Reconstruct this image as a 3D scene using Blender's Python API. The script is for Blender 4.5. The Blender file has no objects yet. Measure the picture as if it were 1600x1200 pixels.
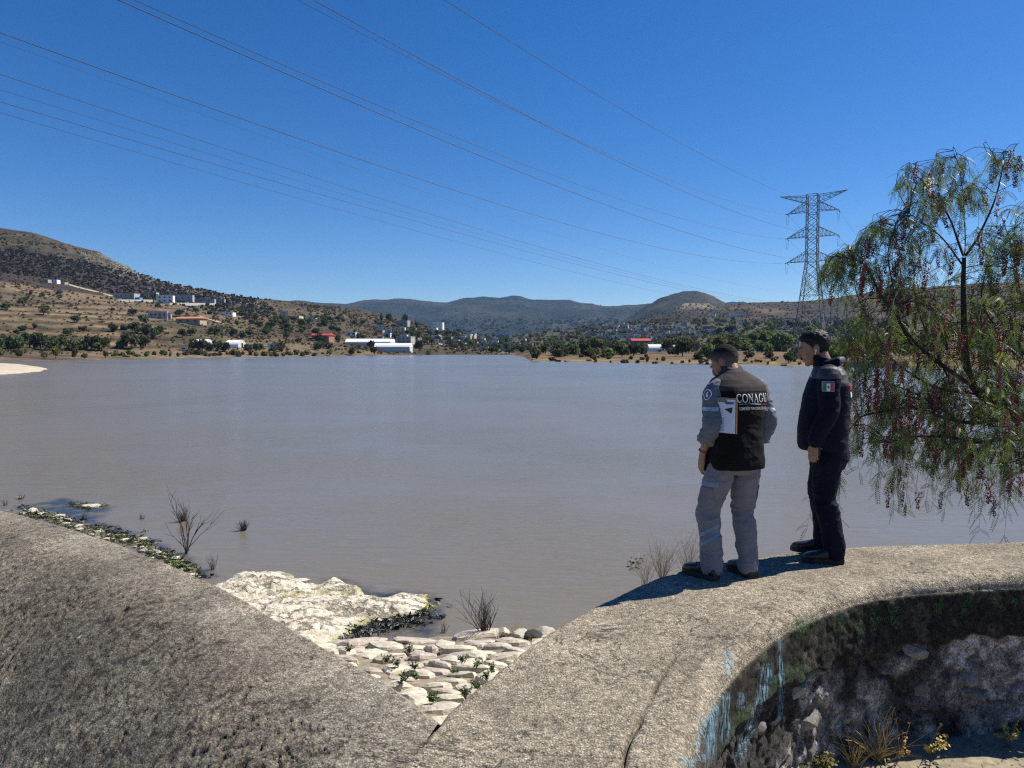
import bpy, bmesh, math, random, colorsys
import numpy as np
from mathutils import Vector, Matrix
from mathutils.bvhtree import BVHTree

# ------------------------------------------------------------------ camera, sky, sun, exposure
SC = bpy.context.scene
COL = SC.collection
FPX, CX, CY = 1180.0, 800.0, 600.0          # focal length in photo pixels (1600 wide)
CAMZ = 3.4
PITCH = math.atan(53 / FPX)
cam = bpy.data.cameras.new('camera')
cam.sensor_width = 36.0
cam.lens = FPX / 1600 * 36
cam.clip_end = 20000
cam.clip_start = 0.05
camo = bpy.data.objects.new('camera', cam)
COL.objects.link(camo)
camo.location = (0, 0, CAMZ)
camo.rotation_euler = (math.pi / 2 - PITCH, 0, 0)
SC.camera = camo

SUN_EL, SUN_AZ = math.radians(49), math.radians(66)      # azimuth clockwise from +Y
sun_dir = Vector((math.cos(SUN_EL) * math.sin(SUN_AZ), math.cos(SUN_EL) * math.cos(SUN_AZ), math.sin(SUN_EL)))
world = bpy.data.worlds.new('World')
SC.world = world
world.use_nodes = True
wn = world.node_tree
sky = wn.nodes.new('ShaderNodeTexSky')
sky.sky_type = 'NISHITA'
sky.sun_disc = False
sky.sun_elevation = SUN_EL
sky.sun_rotation = SUN_AZ
sky.altitude = 1500
sky.air_density = 1.0
sky.dust_density = 0.6
sky.ozone_density = 4.5
bg = wn.nodes['Background']
bg.inputs['Strength'].default_value = 0.074
hsv = wn.nodes.new('ShaderNodeHueSaturation')
hsv.inputs['Saturation'].default_value = 1.33
hsv.inputs['Hue'].default_value = 0.508
wn.links.new(sky.outputs[0], hsv.inputs['Color'])
wn.links.new(hsv.outputs[0], bg.inputs['Color'])
sl = bpy.data.lights.new('sun', 'SUN')
sl.energy = 5.0
sl.angle = math.radians(0.53)
sl.color = (1.0, 0.94, 0.84)
so = bpy.data.objects.new('sun', sl)
COL.objects.link(so)
so.rotation_euler = sun_dir.to_track_quat('Z', 'Y').to_euler()
SC.view_settings.view_transform = 'Standard'
SC.view_settings.look = 'None'
SC.view_settings.exposure = 0.66
SC.view_settings.gamma = 1.0
SC.view_settings.use_curve_mapping = False
SC.render.engine = 'CYCLES'
SC.cycles.max_bounces = 6
SC.cycles.volume_bounces = 0
SC.cycles.transparent_max_bounces = 12
SC.cycles.use_denoising = False
SC.cycles.pixel_filter_type = 'BLACKMAN_HARRIS'
SC.cycles.filter_width = 1.25
SC.cycles.adaptive_threshold = 0.006

# ------------------------------------------------------------------ helpers
rnd = random.Random(7)
rng = np.random.default_rng(11)
_cp, _sp = math.cos(PITCH), math.sin(PITCH)

def ray(px, py):
    a, b = (px - CX) / FPX, (CY - py) / FPX
    return np.array([a, _cp + b * _sp, -_sp + b * _cp])

def onz(px, py, z):
    d = ray(px, py); t = (z - CAMZ) / d[2]
    return np.array([d[0] * t, d[1] * t, z])

def ond(px, py, y):
    d = ray(px, py); t = y / d[1]
    return np.array([d[0] * t, y, CAMZ + d[2] * t])

def _h(ix, iy, iz, seed):
    h = (ix.astype(np.int64) * 374761393 + iy.astype(np.int64) * 668265263 + iz.astype(np.int64) * 2147483647 + seed * 1274126177) & 0xffffffff
    h = ((h ^ (h >> 13)) * 1274126177) & 0xffffffff
    h = (h ^ (h >> 16)) & 0xffffffff
    h = (h * 2246822519) & 0xffffffff
    h = h ^ (h >> 15)
    return h.astype(np.float64) / 0xffffffff

def vnoise(P, seed=0):
    P = np.asarray(P, float)
    F = np.floor(P); T = P - F; T = T * T * (3 - 2 * T)
    I = F.astype(np.int64)
    x, y, z = I[..., 0], I[..., 1], I[..., 2]
    tx, ty, tz = T[..., 0], T[..., 1], T[..., 2]
    r = 0
    for dx in (0, 1):
        for dy in (0, 1):
            for dz in (0, 1):
                w = (tx if dx else 1 - tx) * (ty if dy else 1 - ty) * (tz if dz else 1 - tz)
                r = r + w * _h(x + dx, y + dy, z + dz, seed)
    return r * 2 - 1

def fbm(P, octv=4, seed=0, gain=0.5, lac=2.03):
    P = np.asarray(P, float); a = 1.0; s = 0; n = 0
    for k in range(octv):
        s = s + a * vnoise(P, seed + k * 17); n += a
        P = P * lac + 13.7; a *= gain
    return s / n

def ridged(P, octv=4, seed=0):
    P = np.asarray(P, float); a = 1.0; s = 0; n = 0
    for k in range(octv):
        s = s + a * (1 - np.abs(vnoise(P, seed + k * 31)) * 2); n += a
        P = P * 2.1 + 7.3; a *= 0.5
    return s / n

def sstep(a, b, x):
    t = np.clip((x - a) / (b - a), 0, 1)
    return t * t * (3 - 2 * t)

def mesh(name, V, F, mats=(), mi=None, smooth=False):
    me = bpy.data.meshes.new(name)
    V = np.asarray(V, np.float32)
    if isinstance(F, np.ndarray):
        n, k = F.shape
        me.vertices.add(len(V)); me.vertices.foreach_set('co', V.ravel())
        me.loops.add(n * k); me.loops.foreach_set('vertex_index', F.astype(np.int32).ravel())
        me.polygons.add(n)
        me.polygons.foreach_set('loop_start', np.arange(0, n * k, k, dtype=np.int32))
        me.polygons.foreach_set('loop_total', np.full(n, k, np.int32))
        me.update(calc_edges=True)
    else:
        me.from_pydata([tuple(map(float, v)) for v in V], [], [tuple(map(int, f)) for f in F])
    for m in (mats if isinstance(mats, (list, tuple)) else [mats]):
        me.materials.append(m)
    if mi is not None:
        me.polygons.foreach_set('material_index', np.asarray(mi, np.int32))
    if smooth:
        me.polygons.foreach_set('use_smooth', np.ones(len(me.polygons), bool))
    me.update()
    return me

def link(name, me, parent=None, loc=None):
    o = bpy.data.objects.new(name, me)
    COL.objects.link(o)
    if loc is not None: o.location = loc
    if parent is not None: o.parent = parent
    return o

def add(name, V, F, mats, parent=None, smooth=False, mi=None, loc=None):
    return link(name, mesh(name, V, F, mats, mi, smooth), parent, loc)

def empty(name, loc=(0, 0, 0), rz=0.0):
    o = bpy.data.objects.new(name, None)
    COL.objects.link(o)
    o.location = loc; o.rotation_euler = (0, 0, rz); o.empty_display_size = 0.2
    return o

def tag(o, label=None, cat=None, group=None, kind=None):
    if label: o['label'] = label
    if cat: o['category'] = cat
    if group: o['group'] = group
    if kind: o['kind'] = kind
    return o

def structure(o):
    o['kind'] = 'structure'; return o

def set_col(me, C):
    a = me.color_attributes.new('Col', 'FLOAT_COLOR', 'POINT')
    C = np.asarray(C, np.float32)
    if C.shape[1] == 3: C = np.c_[C, np.ones(len(C), np.float32)]
    a.data.foreach_set('color', C.ravel())

class MB:
    """collects shapes; build() links them as one mesh object"""
    def __init__(s): s.V = []; s.F = []; s.M = []
    def add(s, V, F, m=0):
        k = len(s.V); s.V += [tuple(v) for v in V]; s.F += [tuple(i + k for i in f) for f in F]; s.M += [m] * len(F)
        return s
    def box(s, x0, x1, y0, y1, z0, z1, m=0):
        V = [(x0, y0, z0), (x1, y0, z0), (x1, y1, z0), (x0, y1, z0), (x0, y0, z1), (x1, y0, z1), (x1, y1, z1), (x0, y1, z1)]
        return s.add(V, [(0, 3, 2, 1), (4, 5, 6, 7), (0, 1, 5, 4), (1, 2, 6, 5), (2, 3, 7, 6), (3, 0, 4, 7)], m)
    def bar(s, a, b, w, m=0):
        V, F = bar_vf(a, b, w); return s.add(V, F, m)
    def tube(s, pts, rad, n=5, m=0):
        V, F = tube_vf(pts, rad, n); return s.add(V, F, m)
    def build(s, name, mats, parent=None, smooth=False, loc=None):
        return add(name, s.V, s.F, mats, parent, smooth, s.M, loc)

def bar_vf(a, b, w, h=None):
    a, b = np.asarray(a, float), np.asarray(b, float)
    d = b - a; d /= max(np.linalg.norm(d), 1e-9)
    u = np.cross(d, [0, 0, 1.0])
    if np.linalg.norm(u) < 1e-3: u = np.array([1.0, 0, 0])
    u /= np.linalg.norm(u); v = np.cross(u, d)
    h = h or w
    V = [p + u * su * w / 2 + v * sv * h / 2 for p in (a, b) for su, sv in ((-1, -1), (1, -1), (1, 1), (-1, 1))]
    return V, [(0, 1, 2, 3), (7, 6, 5, 4), (0, 4, 5, 1), (1, 5, 6, 2), (2, 6, 7, 3), (3, 7, 4, 0)]

def frames(pts, ref=None):
    P = np.asarray(pts, float); n = len(P)
    T = np.zeros_like(P); T[1:-1] = P[2:] - P[:-2]; T[0] = P[1] - P[0]; T[-1] = P[-1] - P[-2]
    T /= np.maximum(np.linalg.norm(T, axis=1, keepdims=True), 1e-9)
    r = np.array(ref if ref is not None else ([0, 0, 1.0] if abs(T[0][2]) < 0.9 else [1.0, 0, 0]), float)
    U = np.zeros_like(P); W = np.zeros_like(P)
    for i in range(n):
        u = r - T[i] * np.dot(r, T[i]); u /= max(np.linalg.norm(u), 1e-9)
        U[i] = u; W[i] = np.cross(T[i], u); r = u
    return T, U, W

def tube_vf(pts, rad, n=8, ref=None, round_caps=False):
    """rad: numbers or (r along ref, r across)"""
    P = np.asarray(pts, float)
    R = np.array([(r, r) if np.isscalar(r) else r for r in (rad if hasattr(rad, '__len__') else [rad] * len(P))], float)
    T, U, W = frames(P, ref)
    if round_caps:
        e0, e1 = R[0].mean() * 0.7, R[-1].mean() * 0.7
        P = np.vstack([P[0] - T[0] * e0, P[0] - T[0] * e0 * .6, P, P[-1] + T[-1] * e1 * .6, P[-1] + T[-1] * e1])
        R = np.vstack([R[0] * .45, R[0] * .8, R, R[-1] * .8, R[-1] * .45])
        T = np.vstack([T[:1], T[:1], T, T[-1:], T[-1:]]); U = np.vstack([U[:1], U[:1], U, U[-1:], U[-1:]]); W = np.vstack([W[:1], W[:1], W, W[-1:], W[-1:]])
    a = np.arange(n) / n * 2 * math.pi
    V = (P[:, None] + U[:, None] * (np.cos(a)[None, :, None] * R[:, None, :1]) + W[:, None] * (np.sin(a)[None, :, None] * R[:, None, 1:])).reshape(-1, 3)
    F = []
    for i in range(len(P) - 1):
        for j in range(n):
            F.append((i * n + j, i * n + (j + 1) % n, (i + 1) * n + (j + 1) % n, (i + 1) * n + j))
    F.append(tuple(range(n - 1, -1, -1))); F.append(tuple((len(P) - 1) * n + j for j in range(n)))
    return V, F

def ellipsoid_vf(c, r, M=None, nu=20, nv=12):
    V = []; F = []
    for i in range(nv + 1):
        th = math.pi * i / nv
        for j in range(nu):
            ph = 2 * math.pi * j / nu
            V.append((math.sin(th) * math.cos(ph) * r[0], math.sin(th) * math.sin(ph) * r[1], math.cos(th) * r[2]))
    for i in range(nv):
        for j in range(nu):
            F.append((i * nu + j, (i + 1) * nu + j, (i + 1) * nu + (j + 1) % nu, i * nu + (j + 1) % nu))
    V = np.array(V)
    if M is not None: V = V @ np.asarray(M).T
    return V + np.asarray(c), F

def catmull(P, n):
    P = np.asarray(P, float); m = len(P)
    Q = np.vstack([2 * P[0] - P[1], P, 2 * P[-1] - P[-2]])
    t = np.linspace(0, m - 1, n); i = np.minimum(t.astype(int), m - 2); f = (t - i)[:, None]
    a, b, c, d = Q[i], Q[i + 1], Q[i + 2], Q[i + 3]
    return 0.5 * (2 * b + (c - a) * f + (2 * a - 5 * b + 4 * c - d) * f ** 2 + (3 * b - a - 3 * c + d) * f ** 3)

def grid_faces(nu, nv):
    i, j = np.meshgrid(np.arange(nu - 1), np.arange(nv - 1), indexing='ij')
    a = (i * nv + j).ravel()
    return np.stack([a, a + nv, a + nv + 1, a + 1], 1)

# ------------------------------------------------------------------ materials
def new_mat(name):
    m = bpy.data.materials.new(name); m.use_nodes = True
    nt = m.node_tree
    return m, nt, nt.nodes['Principled BSDF']

def N(nt, t, **kw):
    n = nt.nodes.new(t)
    for k, v in kw.items():
        if k in n.inputs: n.inputs[k].default_value = v
        else: setattr(n, k, v)
    return n

def pos(nt, scale=(1, 1, 1), obj=False):
    if obj:
        t = nt.nodes.new('ShaderNodeTexCoord').outputs['Object']
    else:
        t = nt.nodes.new('ShaderNodeNewGeometry').outputs['Position']
    mp = nt.nodes.new('ShaderNodeMapping'); mp.inputs['Scale'].default_value = scale
    nt.links.new(t, mp.inputs['Vector'])
    return mp.outputs[0]

def noise(nt, vec, scale, detail=4, rough=0.55, dist=0.0):
    n = N(nt, 'ShaderNodeTexNoise', Scale=scale, Detail=detail, Roughness=rough, Distortion=dist)
    nt.links.new(vec, n.inputs['Vector']); return n.outputs['Fac']

def ramp(nt, fac, stops, interp='LINEAR'):
    r = nt.nodes.new('ShaderNodeValToRGB'); r.color_ramp.interpolation = interp
    e = r.color_ramp.elements
    while len(e) < len(stops): e.new(0.5)
    for el, (p, c) in zip(e, stops):
        el.position = p
        el.color = (c, c, c, 1) if np.isscalar(c) else (*c, 1)
    nt.links.new(fac, r.inputs['Fac']); return r.outputs['Color']

def mix(nt, fac, a, b, mode='MIX'):
    m = nt.nodes.new('ShaderNodeMix'); m.data_type = 'RGBA'; m.blend_type = mode
    for s, v in ((0, fac), (6, a), (7, b)):
        if hasattr(v, 'is_output'): nt.links.new(v, m.inputs[s])
        elif s == 0: m.inputs[s].default_value = v
        else: m.inputs[s].default_value = (*v, 1)
    return m.outputs[2]

def bump(nt, h, strength, dist, normal=None):
    b = nt.nodes.new('ShaderNodeBump'); b.inputs['Strength'].default_value = strength; b.inputs['Distance'].default_value = dist
    nt.links.new(h, b.inputs['Height'])
    if normal is not None: nt.links.new(normal, b.inputs['Normal'])
    return b.outputs[0]

def math_n(nt, op, a, b=None, c=None):
    m = nt.nodes.new('ShaderNodeMath'); m.operation = op
    for i, v in enumerate((a, b, c)):
        if v is None: continue
        if hasattr(v, 'is_output'): nt.links.new(v, m.inputs[i])
        else: m.inputs[i].default_value = v
    return m.outputs[0]

def simple(name, col, rough=0.8, var=0.25, scale=30, bmp=0.0, bscale=None, metal=0.0, spec=0.5, obj=True, hue_rand=0.0, sheen=0.0):
    m, nt, b = new_mat(name)
    v = pos(nt, obj=obj)
    f = noise(nt, v, scale, 5, 0.6)
    lo = tuple(c * (1 - var) for c in col); hi = tuple(min(1, c * (1 + var)) for c in col)
    c = ramp(nt, f, [(0.3, lo), (0.7, hi)])
    if hue_rand:
        oi = nt.nodes.new('ShaderNodeObjectInfo')
        k = math_n(nt, 'MULTIPLY_ADD', oi.outputs['Random'], 2 * hue_rand, 1 - hue_rand)
        hs = nt.nodes.new('ShaderNodeHueSaturation')
        nt.links.new(c, hs.inputs['Color']); nt.links.new(k, hs.inputs['Value'])
        k2 = math_n(nt, 'MULTIPLY_ADD', oi.outputs['Random'], 0.05, 0.475)
        nt.links.new(k2, hs.inputs['Hue'])
        c = hs.outputs[0]
    nt.links.new(c, b.inputs['Base Color'])
    b.inputs['Roughness'].default_value = rough
    b.inputs['Metallic'].default_value = metal
    b.inputs['Specular IOR Level'].default_value = spec
    if sheen: b.inputs['Sheen Weight'].default_value = sheen
    if bmp:
        nt.links.new(bump(nt, noise(nt, v, bscale or scale * 3, 4), 0.6, bmp), b.inputs['Normal'])
    return m
# ------------------------------------------------------------------ terrain, water
def terrain_mat(name, fine, fine_scale, rough=0.95, dark=0.55):
    m, nt, b = new_mat(name)
    a = nt.nodes.new('ShaderNodeVertexColor'); a.layer_name = 'Col'
    v = pos(nt)
    f = noise(nt, v, fine_scale, 6, 0.7)
    f2 = noise(nt, v, fine_scale * 6, 4, 0.7)
    k = ramp(nt, f, [(0.32, dark), (0.5, 1.0), (0.72, 1.0 + fine)])
    k2 = ramp(nt, f2, [(0.3, 0.65), (0.55, 1.0), (0.8, 1.25)])
    c = mix(nt, 1.0, mix(nt, 1.0, a.outputs[0], k, 'MULTIPLY'), k2, 'MULTIPLY')
    nt.links.new(c, b.inputs['Base Color']); b.inputs['Roughness'].default_value = rough
    b.inputs['Specular IOR Level'].default_value = 0.1
    return m

def P2(d): return np.array(sorted(d.items()), float)
def interp(X, d):
    a = P2(d); return np.interp(X, a[:, 0], a[:, 1])

def cubic_rows(R, sub):
    """R: (k, n, 3) rows -> smooth interpolation through the rows"""
    k = len(R); out = []
    Q = np.concatenate([[2 * R[0] - R[1]], R, [2 * R[-1] - R[-2]]])
    ts = []
    for i in range(k - 1):
        a, b, c, d = Q[i], Q[i + 1], Q[i + 2], Q[i + 3]
        n = sub[i]
        for s in range(n):
            f = s / n; ts.append(i + f)
            lin = b + (c - b) * f
            cr = 0.5 * (2 * b + (c - a) * f + (2 * a - 5 * b + 4 * c - d) * f * f + (3 * b - a - 3 * c + d) * f ** 3)
            out.append(0.5 * lin + 0.5 * cr)
    out.append(R[-1]); ts.append(k - 1)
    return np.array(out), np.array(ts)

TERR_V, TERR_F = [], []
def layer(name, X, rows, sub, amp_fn, col_fn, mat, back=250, label=None):
    R = []
    for py, d in rows:
        py = interp(X, py)
        if d == 'shore':
            dd = (CAMZ + 0.3) * FPX / (py - 547.0)
        else: dd = interp(X, d)
        a = (X - CX) / FPX; b = (CY - py) / FPX
        dy = _cp + b * _sp; dz = -_sp + b * _cp
        R.append(np.stack([a / dy * dd, dd, CAMZ + dz / dy * dd], 1))
    top = R[-1]
    dirn = top[:, :2] / np.linalg.norm(top[:, :2], axis=1, keepdims=True)
    bk = top.copy(); bk[:, :2] += dirn * back; bk[:, 2] = top[:, 2] * 0.55 - 2
    G, ts = cubic_rows(np.array(R), sub)
    G = np.concatenate([G, (top + bk)[None] / 2, bk[None]]); ts = np.r_[ts, ts[-1] + .5, ts[-1] + 1]
    nr, nc = G.shape[:2]
    V = G.reshape(-1, 3); T = np.repeat(ts, nc); XX = np.tile(X, nr)
    V = V.copy(); V[:, 2] += amp_fn(V, T, XX)
    F = grid_faces(nr, nc)
    me = mesh(name, V, F, mat, None, True)
    set_col(me, np.clip(col_fn(V, T, XX), 0.004, 1))
    o = structure(link(name, me))
    k = sum(len(v) for v in TERR_V)
    TERR_V.append(V); TERR_F.append(F + k)
    return o

def C3(*c): return np.array(c, float)[None]
def lerp(a, b, t):
    t = np.asarray(t)[:, None]; return a * (1 - t) + b * t

TAN, SCRUB, BURNT, ROCKC, FIELD, GREEN = C3(.165, .122, .075), C3(.070, .054, .037), C3(.036, .029, .027), C3(.20, .17, .135), C3(.225, .155, .088), C3(.055, .062, .028)

# --- left hillside
Xa = np.arange(-900, 900, 3.0)
rows_a = [
 ({-900: 574, -200: 569, 0: 566, 100: 565, 200: 562.3, 350: 559, 560: 556.3, 700: 555.2, 800: 555.3, 900: 555.6}, 'shore'),
 ({-900: 548, 0: 550, 200: 548, 350: 546, 600: 546, 700: 547, 800: 551, 900: 553}, {-900: 250, 0: 285, 350: 390, 600: 520, 800: 620, 900: 640}),
 ({-900: 510, 0: 515, 200: 512, 350: 515, 600: 530, 700: 538, 800: 547, 900: 550}, {-900: 350, 0: 380, 350: 500, 600: 660, 800: 800, 900: 840}),
 ({-900: 440, 0: 468, 200: 478, 350: 488, 500: 500, 600: 511, 700: 527, 800: 543, 900: 549}, {-900: 520, 0: 560, 350: 700, 600: 880, 800: 1000, 900: 1050}),
 ({-900: 380, 0: 425, 120: 445, 200: 458, 350: 474, 500: 488, 600: 502, 700: 520, 800: 540, 900: 548}, {-900: 700, 0: 720, 350: 850, 600: 1000, 800: 1120, 900: 1150}),
 ({-900: 250, -300: 318, 0: 356, 50: 363, 100: 379, 150: 393, 200: 419, 240: 438, 300: 451, 350: 461, 420: 468, 480: 473, 520: 477, 560: 482, 620: 497, 700: 515, 760: 527, 800: 537, 900: 548}, {-900: 1050, 0: 1050, 350: 1080, 600: 1150, 800: 1250, 900: 1300}),
]
def amp_a(V, T, X):
    return (fbm(V / 60, 4, 3) * 5 + fbm(V / 14, 3, 9) * 1.3) * sstep(0.2, 1.6, T) * (1 - .6 * sstep(4.6, 5, T)) + ridged(V / 22, 3, 5) * 3.5 * sstep(4.2, 5, T) * sstep(100, 200, X) * (1 - sstep(330, 420, X))
def col_a(V, T, X):
    n = fbm(V / 45, 4, 21); n2 = fbm(V * [1 / 120, 1 / 120, 1 / 9], 4, 33); n3 = fbm(V / 12, 3, 41)
    c = lerp(TAN, SCRUB, sstep(-.25, .35, n + n2 * .6))
    # ploughed field terraces low on the left
    band = np.sin(V[:, 2] * 1.25 + fbm(V / 90, 2, 5) * 2.2)
    fld = sstep(.05, .5, band) * sstep(.8, 1.3, T) * (1 - sstep(2.6, 3.2, T)) * (1 - sstep(180, 330, X))
    c = lerp(c, FIELD, fld * .9)
    hedge = sstep(.2, .7, -band) * sstep(.8, 1.3, T) * (1 - sstep(2.8, 3.4, T)) * (1 - sstep(250, 420, X))
    c = lerp(c, SCRUB * .75, hedge * .8)
    # burnt slope above a path line
    edge = 3.55 + n * .35 + n3 * .1
    bt = sstep(edge, edge + .12, T) * (1 - sstep(4.55, 4.85, T + n * .5 + n3 * .2)) * (1 - sstep(330, 430, X + n * 60))
    c = lerp(c, BURNT, bt * .92)
    top = sstep(4.4, 4.8, T + n * .4)
    c = lerp(c, lerp(SCRUB * .75, TAN * .7, sstep(-.1, .5, n3)) * .8, top * .9)
    rk = sstep(4.35, 4.8, T) * sstep(120, 190, X) * (1 - sstep(330, 380, X)) * sstep(-.1, .35, n3 + n)
    c = lerp(c, ROCKC, rk)
    right = sstep(330, 480, X)
    c = lerp(c, lerp(SCRUB * .72, TAN * .7, sstep(.0, .45, n2 * .8 + n3 * .5)), right * .85 * sstep(1.2, 2.0, T))
    c = lerp(c, GREEN, .5 * sstep(.05, .4, n3 + n) * (1 - bt) * sstep(.9, 1.2, T))
    sh = (1 - sstep(.0, .12, T))
    c = lerp(c, C3(.30, .26, .19), sh)
    return c * (1 + .25 * n3[:, None])
M_hillA = terrain_mat('dry_hillside', 0.35, 0.09)
layer('hillside', Xa, rows_a, [14, 16, 26, 26, 26], amp_a, col_a, M_hillA)

# --- far mountains
Xb = np.arange(150, 1900, 5.0)
rows_b = [
 ({150: 548, 1900: 548}, {150: 2600, 1900: 2600}),
 ({150: 535, 540: 530, 900: 528, 1900: 532}, {150: 3300, 1900: 3300}),
 ({150: 510, 540: 502, 700: 500, 1000: 500, 1900: 512}, {150: 4200, 1900: 4200}),
 ({150: 490, 440: 470, 480: 470, 540: 475, 560: 471, 585: 468, 640: 467, 680: 472, 700: 472, 730: 466, 760: 465, 780: 466, 800: 462.5, 812: 462, 826: 468, 850: 468, 870: 468, 890: 468, 910: 472, 945: 477, 965: 479, 1000: 474, 1060: 476, 1140: 486, 1300: 488, 1900: 480}, {150: 5200, 1900: 5200}),
]
def amp_b(V, T, X):
    r = ridged(V * [1 / 900, 1 / 1800, 0], 4, 77)
    return r * 120 * sstep(.1, 1.4, T) * (1 - sstep(2.0, 2.95, T)) + fbm(V / 150, 5, 8) * 24 * (1 - .3 * sstep(2.6, 3, T))
def col_b(V, T, X):
    n = fbm(V / 260, 4, 55)
    c = lerp(C3(.016, .021, .016), C3(.036, .036, .026), sstep(-.2, .35, n))
    return lerp(c, C3(.07, .06, .045), .5 * sstep(.25, .5, n) * (1 - sstep(1.6, 2.4, T)))
M_far = terrain_mat('forested_mountain', 0.4, 0.012)
layer('far_mountains', Xb, rows_b, [10, 16, 26], amp_b, col_b, M_far, 900)

# --- knob hill in front of them
Xc = np.arange(840, 1500, 4.0)
rows_c = [
 ({840: 549, 1500: 549}, {840: 1700, 1500: 1700}),
 ({840: 545, 900: 540, 1000: 520, 1085: 505, 1200: 515, 1500: 540}, {840: 2300, 1500: 2300}),
 ({840: 548, 900: 528, 950: 508, 985: 494, 1010: 478, 1030: 466, 1050: 459.5, 1068: 456, 1085: 455, 1100: 458, 1115: 463, 1135: 474, 1165: 490, 1230: 515, 1300: 535, 1500: 548}, {840: 2900, 1500: 2900}),
]
def amp_c(V, T, X): return fbm(V / 130, 5, 61) * 34 * sstep(0, .8, T) * (1 - sstep(1.5, 2, T)) + fbm(V / 45, 4, 62) * 8
def col_c(V, T, X):
    n = fbm(V / 110, 4, 63)
    return lerp(C3(.026, .027, .020), C3(.060, .049, .034), sstep(-.2, .4, n))
layer('knob_hill', Xc, rows_c, [14, 26], amp_c, col_c, M_far, 500)

# --- right hill with a rocky spur
Xd = np.arange(800, 2300, 4.0)
rows_d = [
 ({800: 549.5, 2300: 549.5}, {800: 900, 2300: 700}),
 ({800: 548, 900: 540, 1000: 530, 1100: 518, 1250: 512, 1400: 505, 2300: 500}, {800: 1250, 2300: 1000}),
 ({800: 547, 870: 531, 900: 524, 960: 510, 1010: 498, 1040: 489, 1056: 482, 1070: 477, 1090: 474.5, 1108: 478, 1125: 479, 1145: 476, 1180: 472, 1240: 471, 1300: 466, 1345: 459, 1400: 452, 1500: 445, 1600: 440, 2300: 420}, {800: 1700, 2300: 1400}),
]
def amp_d(V, T, X): return (fbm(V / 90, 4, 71) * 9 * sstep(0, .8, T) * (1 - sstep(1.5, 2, T)) + fbm(V / 22, 3, 72) * 2.2 + ridged(V / 16, 3, 73) * 6 * sstep(1.7, 2, T) * sstep(1050, 1070, X) * (1 - sstep(1105, 1120, X)))
def col_d(V, T, X):
    n = fbm(V / 70, 4, 74); n2 = fbm(V * [1 / 150, 1 / 150, 1 / 10], 3, 75)
    c = lerp(C3(.042, .037, .026), C3(.115, .085, .054), sstep(-.15, .4, n * .7 + n2 * .6) * sstep(1040, 1200, X))
    rk = sstep(1.72, 1.9, T) * sstep(1050, 1068, X) * (1 - sstep(1105, 1122, X))
    return lerp(c, ROCKC * 1.05, rk * .9)
layer('right_hill', Xd, rows_d, [18, 30], amp_d, col_d, terrain_mat('scrub_hill', .4, .05), 400)

# --- lowland, town plain and the point on the right shore
Xe = np.arange(690, 2300, 3.0)
rows_e = [
 ({690: 551.5, 750: 552.5, 780: 554, 796: 557, 808: 561, 822: 564.5, 850: 566.5, 900: 567.5, 1000: 569.5, 1100: 571.5, 1200: 575, 1300: 577.5, 1390: 579, 1600: 586, 2300: 610}, 'shore'),
 ({690: 550.6, 780: 552.5, 800: 555.5, 830: 561, 900: 563.5, 1000: 565, 1200: 569, 1390: 571, 1600: 576, 2300: 592}, {690: 1000, 780: 700, 800: 500, 830: 250, 900: 225, 1000: 205, 1200: 172, 1390: 155, 1600: 130, 2300: 90}),
 ({690: 549.5, 780: 551, 830: 554, 900: 555, 1200: 557, 1600: 559, 2300: 562}, {690: 1060, 780: 760, 830: 330, 900: 300, 1200: 235, 1600: 210, 2300: 190}),
 ({690: 545, 850: 545, 1000: 544, 1200: 545, 2300: 545}, {690: 1120, 830: 560, 1000: 480, 1200: 440, 2300: 420}),
 ({690: 536, 800: 536, 900: 527, 1050: 522, 1200: 527, 2300: 525}, {690: 1180, 830: 850, 1000: 760, 1200: 700, 2300: 640}),
 ({690: 530, 760: 527, 800: 524, 850: 519, 900: 513, 960: 507, 1050: 503, 1130: 504, 1240: 506, 1400: 500, 2300: 500}, {690: 1350, 830: 1150, 1000: 1080, 1200: 1000, 2300: 950}),
]
def amp_e(V, T, X): return fbm(V / 50, 4, 81) * 2.2 * sstep(1.4, 3, T) + fbm(V / 9, 3, 82) * .28 * sstep(.3, 1.2, T)
def col_e(V, T, X):
    n = fbm(V / 40, 4, 83); n2 = fbm(V / 9, 4, 84)
    dry = lerp(C3(.175, .122, .064), C3(.11, .076, .046), sstep(-.3, .3, n2))
    town = lerp(C3(.085, .075, .05), C3(.05, .055, .03), sstep(-.2, .3, n + n2 * .4))
    c = lerp(dry, town, sstep(2.0, 2.8, T + n * .3))
    shore = C3(.20, .165, .125) * (1 + .35 * n2[:, None])
    c = lerp(c, C3(.27, .21, .09), sstep(.7, .95, T) * (1 - sstep(1.15, 1.4, T)) * sstep(-.15, .2, n2) * .8)
    return lerp(c, shore, 1 - sstep(.62, .9, T + n2 * .15))
layer('lowland', Xe, rows_e, [14, 12, 16, 18, 14], amp_e, col_e, terrain_mat('dry_lowland', .4, .25), 200)

BV = BVHTree.FromPolygons([tuple(v) for v in np.concatenate(TERR_V)], [tuple(f) for f in np.concatenate(TERR_F)])
def hit(px, py):
    d = ray(px, py); d = Vector(d).normalized()
    loc, nor, idx, dist = BV.ray_cast(Vector((0, 0, CAMZ)), d)
    return None if loc is None else np.array(loc)

# --- base ground under everything (the lake bed runs on to the horizon)
me = mesh('lake_bed', [(-6400, -300, -3), (6400, -300, -3), (6400, 6900, -3), (-6400, 6900, -3)], [(0, 1, 2, 3)], simple('lake_mud', (.12, .095, .07), .95, .2, .05, obj=False))
structure(link('lake_bed', me))

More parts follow.
